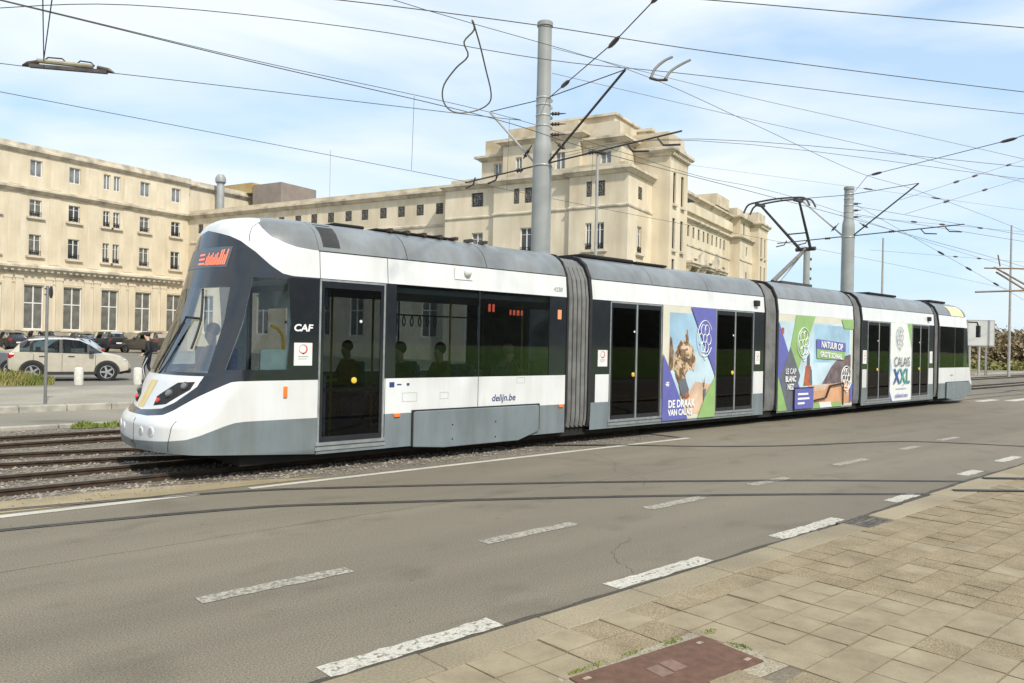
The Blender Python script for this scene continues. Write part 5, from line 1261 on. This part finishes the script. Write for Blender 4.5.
car('parked_car','dark bronze off-roader with a silver tailgate band, half hidden by the tram windscreen',(24.1,75.5,gz),bz+R(6),4.6,2.1,1.95,PD,kind='suv',bars=True)
# ------------------------------------------------------------------ people
def person(name,label,joints,bones,mats,pick,loc,rz=0,hair=None):
    """joints: name->(pos,radius); bones: pairs. One continuous skinned body"""
    t_=thing(name,label,'person',loc,rz)
    nm=list(joints); me=bpy.data.meshes.new('body'); me.from_pydata([joints[k][0] for k in nm],[(nm.index(a),nm.index(b)) for a,b in bones],[])
    o=bpy.data.objects.new('body',me); COL.objects.link(o)
    m=o.modifiers.new('skin','SKIN'); sv=me.skin_vertices[0].data
    for i,k in enumerate(nm):
        r=joints[k][1]; sv[i].radius=(r,r) if not isinstance(r,tuple) else r; sv[i].use_root=(i==0)
    s=o.modifiers.new('sub','SUBSURF'); s.levels=2; s.render_levels=2
    dg=bpy.context.evaluated_depsgraph_get(); m2=bpy.data.meshes.new_from_object(o.evaluated_get(dg)); bpy.data.objects.remove(o)
    m2.name='body'; m2.materials.clear()
    for x in mats: m2.materials.append(x)
    segs=[(Vector(joints[a][0]),Vector(joints[b][0]),pick(a,b)) for a,b in bones]
    for p in m2.polygons:
        c=p.center; best=(9e9,0)
        for a,b,mi in segs:
            ab=b-a; t=max(0,min(1,(c-a).dot(ab)/max(1e-9,ab.length_squared))); d=(a+ab*t-c).length
            if d<best[0]: best=(d,mi)
        p.material_index=best[1]; p.use_smooth=True
    b=bpy.data.objects.new('body',m2); COL.objects.link(b); b.parent=t_
    if hair:
        mb=MB(); c,r,mt=hair; mb.ball(c,r,0,9); hb=mb.build('hair',mt,t_,smooth=80)
    return t_
def fingers(J,Bn,hand,pre,d,side,r=.0085):
    """five short finger chains rooted in the palm"""
    h=Vector(J[hand][0]); d=Vector(d).normalized(); s=Vector(side).normalized()
    for i,(o,l) in enumerate(((-.032,.075),(-.011,.085),(.011,.08),(.032,.062))):
        a=h+d*.035+s*o; J[pre+'f%d'%i]=(tuple(a),r*1.2); J[pre+'g%d'%i]=(tuple(a+d*l*.55+Vector((0,0,-.006))),r); J[pre+'h%d'%i]=(tuple(a+d*l+Vector((.012,0,-.012))),r*.85)
        Bn+= [(hand,pre+'f%d'%i),(pre+'f%d'%i,pre+'g%d'%i),(pre+'g%d'%i,pre+'h%d'%i)]
    a=h+s*-.04+d*.01; J[pre+'t0']=(tuple(a),r*1.3); J[pre+'t1']=(tuple(a+d*.05-s*.02),r); Bn+= [(hand,pre+'t0'),(pre+'t0',pre+'t1')]
HAIR=mat('dark_hair',(.025,.018,.012),.7,var=.3,scale=30); HAIRL=mat('fair_hair',(.35,.24,.12),.7,var=.3,scale=30)
JK=mat('black_jacket',(.015,.016,.02),.8,var=.3); TR=mat('dark_trousers',(.02,.022,.03),.85,var=.3); SH=mat('shoe',(.25,.25,.25),.7,var=.2); STR=mat('white_trouser_stripe',(.6,.6,.6),.8,var=.05)
def standing():
    J={'pel':((0,0,.95),(.15,.12)),'wai':((0,0,1.08),(.14,.11)),'che':((.01,0,1.32),(.17,.125)),'nk':((.03,0,1.49),.062),'hd0':((.055,0,1.58),.075),'hd1':((.075,0,1.68),.095),'hd2':((.07,0,1.76),.07),
     'nose':((.165,0,1.655),.018),
     'hl':((0,.10,.92),.095),'kl':((.16,.10,.52),.065),'al':((.10,.10,.10),.042),'tl':((.26,.11,.05),.036),
     'hr':((0,-.10,.92),.095),'kr':((.03,-.10,.50),.065),'ar':((-.20,-.10,.13),.042),'tr':((-.06,-.11,.045),.036),
     'sl':((.0,.19,1.43),.075),'el':((-.06,.25,1.15),.052),'wl':((.12,.25,.96),.036),'pl':((.19,.24,.94),(.04,.022)),
     'sr':((.0,-.19,1.43),.075),'er':((.03,-.25,1.15),.052),'wr':((.20,-.23,1.0),.036),'pr':((.27,-.22,.99),(.04,.022))}
    B_=[('pel','wai'),('wai','che'),('che','nk'),('nk','hd0'),('hd0','hd1'),('hd1','hd2'),('hd1','nose'),('pel','hl'),('hl','kl'),('kl','al'),('al','tl'),('pel','hr'),('hr','kr'),('kr','ar'),('ar','tr'),('che','sl'),('sl','el'),('el','wl'),('wl','pl'),('che','sr'),('sr','er'),('er','wr'),('wr','pr')]
    fingers(J,B_,'pl','l',(1,0,-.3),(0,1,0)); fingers(J,B_,'pr','r',(1,0,-.3),(0,1,0)); return J,B_
J,B_=standing()
def pk(a,b):
    s={a,b}
    if s&{'hd0','hd1','hd2','nose'} or any(x[0] in 'lr' and len(x)==3 for x in s) or s&{'pl','pr'}: return 0
    if s&{'tl','tr'}: return 3
    if s&{'kl','al','kr','ar'} or s&{'hl','hr'}: return 2
    return 1
walker=person('person','person in black jacket and dark trousers walking in the car park',J,B_,[M['skin'],JK,TR,SH],pk,(10.02,31.17,.147),R(150),((.045,0,1.735),.105,HAIR))
mb=MB()
for s in (1,-1):
    k='l' if s>0 else 'r'; h_,kn,an=[Vector(J[x+k][0]) for x in 'hka']
    a=h_+Vector((0,s*.092,-.06)); b=kn+Vector((0,s*.064,0)); c=an+Vector((0,s*.047,.03)); mb.tube([a,b,c],.016,6)
mb.build('trouser_stripe',STR,walker)
mb=MB(); mb.box(-.30,-.14,-.14,.14,1.08,1.46); mb.build('rucksack',JK,walker,bevel=.05)
def seated():
    J={'pel':((0,0,.0),(.16,.13)),'wai':((.0,0,.14),(.14,.12)),'che':((.0,0,.38),(.17,.125)),'nk':((.02,0,.55),.06),'hd0':((.04,0,.63),.07),'hd1':((.05,0,.73),.094),'hd2':((.045,0,.81),.07),'nose':((.145,0,.70),.017),
     'hl':((.05,.10,.0),.095),'kl':((.46,.11,.03),.068),'al':((.48,.11,-.40),.042),'tl':((.63,.11,-.44),.036),'hr':((.05,-.10,.0),.095),'kr':((.46,-.11,.03),.068),'ar':((.48,-.11,-.40),.042),'tr':((.63,-.11,-.44),.036),
     'sl':((.0,.19,.49),.074),'el':((.10,.25,.22),.05),'wl':((.32,.17,.20),.036),'pl':((.40,.15,.20),(.04,.022)),'sr':((.0,-.19,.49),.074),'er':((.10,-.25,.22),.05),'wr':((.32,-.17,.20),.036),'pr':((.40,-.15,.20),(.04,.022))}
    B_=[('pel','wai'),('wai','che'),('che','nk'),('nk','hd0'),('hd0','hd1'),('hd1','hd2'),('hd1','nose'),('pel','hl'),('hl','kl'),('kl','al'),('al','tl'),('pel','hr'),('hr','kr'),('kr','ar'),('ar','tr'),('che','sl'),('sl','el'),('el','wl'),('wl','pl'),('che','sr'),('sr','er'),('er','wr'),('wr','pr')]
    fingers(J,B_,'pl','l',(1,0,-.2),(0,1,0)); fingers(J,B_,'pr','r',(1,0,-.2),(0,1,0)); return J,B_
J,B_=seated()
def coat(n,c): return mat('coat_'+n,c,.85,var=.2)
TX,TY=3.30,11.35
for lab,x,y,z,rz,ct,hr in (('driver in a blue grey jacket sitting behind the tram windscreen',1.30,.12,1.20,180,(.10,.13,.17),HAIR),
  ('passenger in a dark coat sitting nearest the door behind the first big tram window',3.95,-.82,.98,180,(.03,.03,.035),HAIR),
  ('passenger in a brown coat sitting second from the door behind the first big tram window',4.75,-.82,.98,180,(.16,.10,.06),HAIR),
  ('fair haired passenger sitting behind the second big tram window',6.25,-.82,.98,0,(.22,.13,.11),HAIRL),
  ('passenger in a red coat seen through the single front tram door',3.95,.80,.98,180,(.28,.03,.04),HAIR)):
    person('person',lab,J,B_,[M['skin'],coat('x',ct),TR,SH],pk,(TX+x,TY+y,z),R(rz),((.02,0,.785),.104,hr))
# ------------------------------------------------------------------ bollards, sign post
def lathe_thing(name,lab,cat,prof,loc,mt,group=None,n=20):
    mb=MB(); mb.lathe(prof,(0,0,0),n); o=mb.build(name,mt,None,smooth=40); o.location=loc; return tag(o,lab,cat,group)
bp_=[(.135,0),(.14,.03),(.14,.52),(.13,.56),(.09,.585),(.01,.59)]
lathe_thing('bollard','stubby white concrete bollard in front of the beige hatchback doors','bollard',bp_,(7.15,29.1,.148),M['bollard'],'white bollards along the footway')
lathe_thing('bollard','stubby white concrete bollard between the beige hatchback nose and the tram','bollard',bp_,(8.9,28.75,.148),M['bollard'],'white bollards along the footway')
M['steel_dk']=mat('dull_post_grey',(.16,.16,.15),.6,var=.1)
sp=thing('sign_post','grey sign post with a small dark sign seen edge on, left of the bollards','sign post',(4.24,19.51+2.4,.148))
sp.location=(4.62,21.75,.148)
mb=MB(); mb.lathe([(.036,0),(.036,2.85),(.02,2.87)],(0,0,0),14); mb.build('post',M['steel_dk'],sp,smooth=40)
mb=MB(); mb.lathe([(.15,-.012),(.15,.012)],(.09,.05,2.72),24,'x'); mb.build('sign_plate',M['cladding'],sp)
mb=MB(); mb.box(-.05,.10,-.03,.07,2.64,2.67); mb.box(-.05,.10,-.03,.07,2.78,2.81); mb.build('clamp',M['darksteel'],sp)
# ------------------------------------------------------------------ overhead line
def pole(x,y,h,lab,scale=1,arms=True,near=0):
    p=thing('catenary_pole',lab,'pole',(x,y,0),0,'grey steel poles between the two tram tracks')
    mb=MB(); mb.lathe([(.32,0),(.32,.05),(.245,.06),(.235,4.2),(.225,6.45),(.215,6.62),(.175,6.78),(.165,h-.12),(.19,h-.11),(.19,h-.02),(.17,h)],(0,0,0),22); mb.build('shaft',M['polegrey'],p,smooth=35)
    for z in (6.1,7.05,7.3,7.55,7.72):
        mb=MB(); rr=.238 if z<6.5 else .178; mb.lathe([(rr,z-.02),(rr+.008,z),(rr,z+.02)],(0,0,0),16); mb.box(rr-.02,rr+.10,-.04,.04,z-.03,z+.03); mb.build('clamp',M['steel'],p,smooth=40)
    if not arms: return p
    for (a,b,r,nm,mt) in (((0,-.18,6.15),(0,-2.5,7.82),.028,'strut_arm','darksteel'),((0,-.18,6.15),(0,-4.0,6.22),.02,'bracket_arm','darksteel'),((0,-.2,7.72),(0,-2.5,7.82),.012,'tie_rod','darksteel'),
                    ((0,.18,6.15),(0,1.95,7.78),.030,'strut_arm','lampgrey'),((0,.18,6.15),(0,2.9,6.10),.02,'bracket_arm','darksteel'),((0,.2,7.72),(0,1.95,7.8),.012,'tie_rod','darksteel')):
        mb=MB(); mb.tube([a,b],r,8); mb.build(nm,M[mt],p,smooth=40)
    for s,yy in ((-1,-2.6),(-1,-3.4),(1,1.6),(1,2.5)):
        mb=MB(); mb.tube([(0,yy,6.18),(.04,yy+s*.12,6.02),(.1,yy+s*.5,5.98)],.022,6); mb.build('steady_arm',M['darksteel'],p)
    for a,d in (((0,-.62,6.48),(0,.82,.56)),((0,-1.6,6.185),(0,1,0)),((0,.55,6.5),(0,-.7,.68)),((0,.8,6.13),(0,1,0)),((.3,-.12,6.9),(.85,-.5,.1)),((.3,-.12,7.15),(.85,-.5,.1)),((.3,-.12,7.4),(.85,-.5,.1))):
        a,d=Vector(a),Vector(d).normalized(); mb=MB(); mb.tube([a-d*.16,a-d*.1,a-d*.08,a-d*.03,a,a+d*.03,a+d*.08,a+d*.1,a+d*.26],[.012,.02,.05,.03,.05,.03,.05,.02,.01],8); mb.build('insulator',M['insul'],p,smooth=60)
    return p
pole(13.23,13.5,9.55,'tall grey catenary pole rising behind the first tram section')
pole(29.5,13.5,8.02,'grey catenary pole rising behind the joint before the fourth tram section')
q=pole(25.9,13.5+.6,5.3,'short grey pole with insulators just behind the pantograph',arms=False) if False else None
q=thing('catenary_pole','slim grey pole with a column of insulators, seen just behind the pantograph','pole',(46.2,23.7,0),0,'grey steel poles between the two tram tracks')
mb=MB(); mb.lathe([(.22,0),(.2,5.2),(.19,7.9)],(0,0,0),16); mb.build('shaft',M['polegrey'],q,smooth=40)
for i in range(5):
    mb=MB(); mb.box(.15,.5,-.08,.08,4.9+.6*i,5.06+.6*i); mb.build('insulator',M['insul'],q)
def wire(name,lab,pts,r=.008,mt='wire',cat='cable',sag=0):
    r*=.88
    mb=MB(); P=spline(pts,6) if 3<len(pts)<12 else [Vector(p) for p in pts]
    if sag:
        a,b=P[0],P[-1]; P=[a.lerp(b,i/14)-Vector((0,0,sag*4*(i/14)*(1-i/14))) for i in range(15)]
    mb.tube(P,r,5); return tag(mb.build(name,M[mt],None,smooth=60),lab,cat)
YT1,YT2=11.35,15.45
wire('overhead_wire','contact wire touching the pantograph head of the tram',[(-6,YT1-.1,5.7),(1.85,YT1,5.92),(5,YT1+.05,6.0),(9.7,YT1,6.12),(13.3,YT1+.15,6.08),(20.45,YT1,6.06),(29.5,YT1-.1,6.0),(48,YT1+.2,6),(90,13.5,6)],0.0088)
wire('overhead_wire','wire sloping from the top left corner down to the tall pole',[(-8,15.2,7.0),(2.48,15.3,7.33),(6.74,15.3,7.44),(13.3,15.46,7.79),(18.2,15.35,7.66),(22.4,15.3,7.55),(29.5,15.45,7.78),(48,15.4,7.3),(90,17,7.6)],0.0088)
wire('overhead_wire','lowest wire at the left, sloping across the hotel to behind the tall pole',[(-8,15.6,5.85),(2.5,15.6,5.9),(11.9,15.58,5.92),(20,15.6,5.92),(29.5,15.5,5.95),(48,15.5,5.9),(90,17,5.9)],0.0072)
wire('overhead_wire','thin wire passing over the apex of the long strut on the tall pole',[(2.0,11.0,7.45),(7.0,11.05,7.5),(13.3,11.0,7.84),(18.0,10.9,7.65),(24,10.75,7.3),(29.4,10.52,7.3),(48,11,7.4),(90,13,7.6)],0.0072)
si=wire('overhead_wire','wire carrying the long section insulator at the upper left',[(-4,15.9,5.85),(2.27,13.95,5.9),(3.55,13.2,5.9),(9.2,10.72,5.9),(9.6,10.6,5.95)],0.0072)
wire('feeder_cable','dark cable high across the sky that holds the hanging cable loop',[(4.0,8.9,5.9),(4.76,8.33,5.9),(6.9,7.2,5.9),(9.4,6.06,5.9),(13.95,3.69,5.9),(18,1.5,5.95)],0.0072)
wire('overhead_wire','wire crossing the tall pole just below the cable with the loop',[(1.6,11.9,5.9),(3.0,10.3,5.9),(5.3,8.95,5.9),(7.9,7.95,5.9),(10.0,6.75,5.9),(15.2,4.05,5.9),(20,1.2,5.95)],0.0064)
wire('feeder_cable','single dark cable cutting across the upper right corner of the sky',[(6,6.6,5.9),(7.81,5.25,5.9),(11.18,2.97,5.9),(14,1,5.9)],0.0072)
def span(lab,pts,ins,r=.008,k_=1.0):
    t_=thing('span_wire',lab,'cable',pts[0]); o=Vector(pts[0]); P=[Vector(p)-o for p in pts]
    mb=MB(); mb.tube(P,r,5); mb.build('steel_wire',M['wire'],t_)
    for f in ins:
        i=min(int(f*(len(P)-1)),len(P)-2); k=f*(len(P)-1)-i; c=P[i].lerp(P[i+1],k); d=(P[i+1]-P[i]).normalized()
        mb=MB(); mb.tube([c-d*.2*k_,c-d*.12*k_,c,c+d*.12*k_,c+d*.2*k_],[.01*k_,.03*k_,.034*k_,.03*k_,.01*k_],8); mb.build('insulator',M['insul'],t_,smooth=60)
    return t_
span('span wire with insulators climbing from the tall pole to the top edge',[(13.25,13.4,7.7),(9.33,9.37,6.0),(8.12,6.96,5.95),(7.45,5.69,6.0),(6.5,3.5,6.1)],(.32,.5,.74))
span('span wire with an insulator rising from the second pole to the right edge',[(29.5,13.3,7.8),(19.71,8.57,6.2),(17.55,4.83,6.05),(15.5,1.5,6.2)],(.66,.36))
span('pair of thin span wires sloping behind the second pole, the upper one',[(29.6,13.4,7.3),(40,11.0,7.2),(52,7.5,7.0)],(.78,))
span('pair of thin span wires sloping behind the second pole, the lower one',[(29.6,13.4,7.0),(40,10.6,6.8),(52,7.0,6.5)],(.78,))
wire('overhead_wire','upper of the two close wires above the second pole',[(13.25,13.3,6.35),(13.03,8.93,5.92),(19.62,5.16,5.9),(24,3,5.9)],0.0064)
wire('overhead_wire','lower of the two close wires above the second pole',[(13.25,13.3,6.25),(13.03,9.0,5.9),(20.99,5.52,5.9),(25,3.6,5.9)],0.0056)
wire('overhead_wire','very thin distant wire high in the right half of the sky',[(13.3,13.3,8.9),(18,11.2,8.4),(27.2,7.2,7.7),(36,5.5,7.8)],.008,'wire_lt')
wire('overhead_wire','very thin distant wire below another one high in the right half of the sky',[(13.3,13.3,8.3),(18,11.6,8.0),(28.5,7.9,7.4),(38,6.3,7.4)],.008,'wire_lt')
# droppers of the far track
for lab,x,z0,z1 in (('thin vertical dropper wire hanging left of the tall pole',10.85,5.92,7.66),('thin vertical dropper wire hanging right of the tall pole',17.2,5.92,7.68),('thin vertical dropper wire directly behind the tall pole',13.9,5.92,7.76)):
    wire('dropper_wire',lab,[(x,15.5,z0),(x,15.45,z1)],.006,'wire')
# cable loop
P0=[(6.30,7.52,5.92),(6.25,7.75,5.72),(6.2,8.15,5.3),(6.4,8.6,5.02),(6.75,8.85,4.9),(7.0,8.85,4.85),(7.1,8.55,5.0),(6.9,8.0,5.4),(6.45,7.55,5.9)]
def at(x,y,Y):
    dx,dy=x-512,y-341.5; a=(dx*math.cos(RHO)+dy*math.sin(RHO))/790; b=(-dx*math.sin(RHO)+dy*math.cos(RHO))/790
    d=fw+rt*a-up*b; t=Y/d.y; return (d.x*t,Y,CAMH+d.z*t)
lp=[at(*p) for p in ((472,20,7.5),(474,30,7.6),(464,42,7.7),(468,56,7.8),(456,68,8.2),(444,85,8.6),(443,100,8.9),(450,110,9.1),(462,113,9.2),(478,110,9.1),(489,103,8.9),(491,92,8.7),(486,70,8.2),(480,45,7.8),(473,21,7.5))]
wire('cable_loop','grey cable hanging in a big loop from the feeder cable left of the tall pole',spline(lp,4),.0125,'wire_lt')
sh=thing('section_insulator','long timber coloured section insulator hanging in the branch contact wire at the upper left','insulator',(2.62,13.75,5.9))
d=(Vector((3.55,13.2,5.9))-Vector((2.62,13.75,5.9))); ln=d.length; sh.rotation_euler=(0,0,math.atan2(d.y,d.x))
mb=MB(); mb.box(.0,ln,-.035,.035,-.02,.03); mb.build('runner',M['darksteel'],sh)
mb=MB(); mb.tube([(.1,0,.09),(ln-.2,0,.07)],.035,8); mb.build('insulating_rod',mat('resin_rod',(.30,.27,.19),.6,var=.2),sh)
mb=MB(); mb.tube([(.2,0,.1),(.25,0,.15),(.45,0,.15),(.5,0,.1)],.012,5); mb.tube([(.65,0,.09),(.7,0,.14),(.85,0,.13),(.9,0,.08)],.012,5); mb.tube([(-.1,0,.0),(-.02,0,.03),(.12,0,.07)],[.012,.04,.035],8); mb.tube([(ln+.1,0,.0),(ln+.02,0,.03),(ln-.14,0,.06)],[.012,.04,.035],8); mb.build('end_fitting',M['insul'],sh)
for k_,(x,y) in enumerate(((2.30,10.9),(2.2,10.9))):
    wire('hanger_wire',('right' if k_==0 else 'left')+' suspension wire holding the section insulator at the upper left',[(2.78,13.62,6.0),(x,y,5.95)],.009)
cl=thing('wire_clamp','pair of curved grey arms clamped between two wires right of the tall pole','wire clamp',at(657,78,7.0))
o_=Vector(cl.location)
for pts in (((672,57),(664,61),(655,69),(651,78)),((690,60),(680,65),(671,71),(665,79))):
    mb=MB(); mb.tube(spline([Vector(at(x,y,6.9))-o_ for x,y in pts],4),.02,6); mb.build('curved_arm',M['steel_dk'],cl)
mb=MB(); mb.tube([Vector(at(x,y,6.95))-o_ for x,y in ((650,78),(657,80),(667,80))],.02,6); mb.build('clamp_bar',M['insul'],cl)
# lamp posts
def lamp(loc,h,lab,arm=0):
    p=thing('street_lamp',lab,'street lamp',loc,0,'slim street lamps'); mb=MB(); mb.lathe([(.11,0),(.09,h*.4),(.065,h)],(0,0,0),12); mb.build('post',M['lampgrey'],p,smooth=40)
    if arm:
        mb=MB(); mb.box(-.12,.5,-.2,.12,h,h+.12); mb.box(-.2,.15,-.12,.2,h+.02,h+.10); mb.build('lamp_head',M['cladding'],p,bevel=.03)
    return p
lamp((30.2,26.8,.15),11.4,'slim lamp post with a small dark head in front of the stepped hotel tower',1)
lamp((61.2,25.3,.15),10.2,'thin plain post rising above the roof of the fourth tram section')
lamp((69.0,18.9,0),11.6,'tall thin cream post at the far right in front of the brown woodland')
# gantry arms at the far right
gp=thing('catenary_pole','distant catenary pole with slanted brown brackets at the right edge','pole',(47.6,11.2,0),0,'grey steel poles between the two tram tracks')
mb=MB(); mb.lathe([(.2,0),(.19,8.2)],(0,0,0),14); mb.build('shaft',M['polegrey'],gp,smooth=40)
o_=Vector((47.6,11.2,0))
def at_d(x,y,D):
    dx,dy=x-512,y-341.5; a=(dx*math.cos(RHO)+dy*math.sin(RHO))/790; b=(-dx*math.sin(RHO)+dy*math.cos(RHO))/790
    return Vector((0,0,CAMH))+(fw+rt*a-up*b)*D
BR=mat('brown_bracket',(.28,.19,.12),.7,var=.2)
gp.location=(at_d(1040,350,38).x,at_d(1040,350,38).y,0); o_=Vector(gp.location)
for nm,a,b,r in (('strut_arm',(994,267),(1040,293),.05),('strut_arm',(996,272),(1040,299),.05),('bracket_arm',(984,268),(1040,269),.04),('bracket_arm',(975,292),(1040,290),.05),('tie_rod',(1000,266),(998,255),.03)):
    mb=MB(); mb.tube([at_d(*a,39)-o_,at_d(*b,38)-o_],r,6); mb.build(nm,BR,gp)
rnd=random.Random(21)
ins=[(936,218),(957,252),(954,266),(990,222),(991,225),(985,241),(986,247),(963,252),(984,262),(985,280),(1002,191),(1003,196),(905,236),(912,262),(985,160)]
for i,(a,b,dist,lab) in enumerate((((856,205),(1024,300),60,'faint distant wire sloping from the second pole to the far right brackets'),((840,215),(1024,232),70,'faint distant wire almost level above the last tram section'),((870,250),(1024,262),80,'lowest faint distant wire above the last tram section'),((900,200),(1024,160),55,'faint distant wire rising to the right edge beside the second pole'),((905,214),(1024,178),55,'second faint distant wire rising to the right edge, below the first one'),((690,165),(1024,210),72,'faint distant wire starting above the pantograph'))):
    span(lab,[at_d(*a,dist*.8 if a[0]>700 else 77),at_d(*b,dist)],((.45,.62,.8),(.35,.5,.72),(.5,.66),(.4,.55,.85),(.3,.62),(.55,.75))[i],.011,2.2)
for i,(x,y) in enumerate(ins[1:11:2]):
    pass
# ------------------------------------------------------------------ far right: hoarding, woodland, verge
bb=thing('billboard','white roadside billboard on posts just behind the tail of the tram','billboard',(67,20,0))
c0,c1=at_d(974,344,62),at_d(994,344,62); dd=(c1-c0); rz=math.atan2(dd.y,dd.x); bb.location=(c0.x,c0.y,0); bb.rotation_euler=(0,0,rz); w_=dd.length
mb=MB(); mb.box(-.6,w_,-.08,.08,2.3,4.35); mb.build('panel',M['steel'],bb)
for a in (-.4,.35,.9):
    mb=MB(); mb.box(a,a+.14,-.05,.07,0,2.3); mb.build('post',M['lampgrey'],bb)
mb=MB(); mb.box(-.52,w_-.08,-.085,-.081,2.38,4.27); mb.build('poster',mat('faded_poster',(.50,.50,.48),.7,var=.08,scale=1),bb)
def leafmass(name,lab,cat,blobs,n,size,mt,kind=None,seed=2):
    rnd=random.Random(seed); vs=[];fs=[]
    tot=sum(b[3]*b[4] for b in blobs)
    for b in blobs:
        for _ in range(int(n*b[3]*b[4]/tot)):
            while True:
                p=Vector((rnd.uniform(-1,1),rnd.uniform(-1,1),rnd.uniform(-1,1)))
                if .15<p.length<1: break
            p=p*(.75+.25*rnd.random()); c=Vector((b[0]+p.x*b[3],b[1]+p.y*b[3],max(.1,b[2]+p.z*b[4]))); s=size*rnd.uniform(.5,1.5)
            a=Vector((rnd.gauss(0,1),rnd.gauss(0,1),rnd.gauss(0,1))).normalized(); t_=a.orthogonal().normalized(); u_=a.cross(t_)
            o=len(vs); vs+= [c+t_*s,c+u_*s*.6,c-t_*s*.8,c-u_*s*.7]; fs.append((o,o+1,o+2,o+3))
    me=bpy.data.meshes.new(name); me.from_pydata([tuple(v) for v in vs],[],fs); me.materials.append(mt); o=bpy.data.objects.new(name,me); COL.objects.link(o)
    o['label']=lab; o['category']=cat
    if kind: o['kind']=kind
    return o
WB=mat('woodland_twigs',(.36,.28,.175),.95,col2=(.23,.18,.11),scale=.12)
rnd=random.Random(9); bl=[]
for i in range(90):
    x=rnd.uniform(0,1); D=rnd.uniform(125,150); px=930+x*190; p=at_d(px,345,D); hgt=rnd.uniform(4.2,6.8); bl.append((p.x,p.y,hgt*.5,rnd.uniform(2.5,4.5),hgt*.62))
leafmass('woodland','brown leafless woodland edge along the far right horizon','woodland',bl,42000,.27,WB,'stuff')
bl=[]
for i in range(30):
    px=970+rnd.random()*90; p=at_d(px,345,rnd.uniform(82,100)); bl.append((p.x,p.y,.25,rnd.uniform(.8,1.8),rnd.uniform(.3,.7)))
leafmass('scrub','dry yellow green scrub in front of the brown woodland','scrub',bl,5000,.22,mat('dry_scrub',(.28,.24,.09),.95,col2=(.14,.15,.05),scale=.3),'stuff',5)
sheet('field',M['grass'],[(62,24),(400,60),(700,400),(62,120)],-.003)
k=MB(); k.box(48,110,21.5,21.75,-.02,.14); k.build('far_kerb',M['concrete'])['kind']='structure'
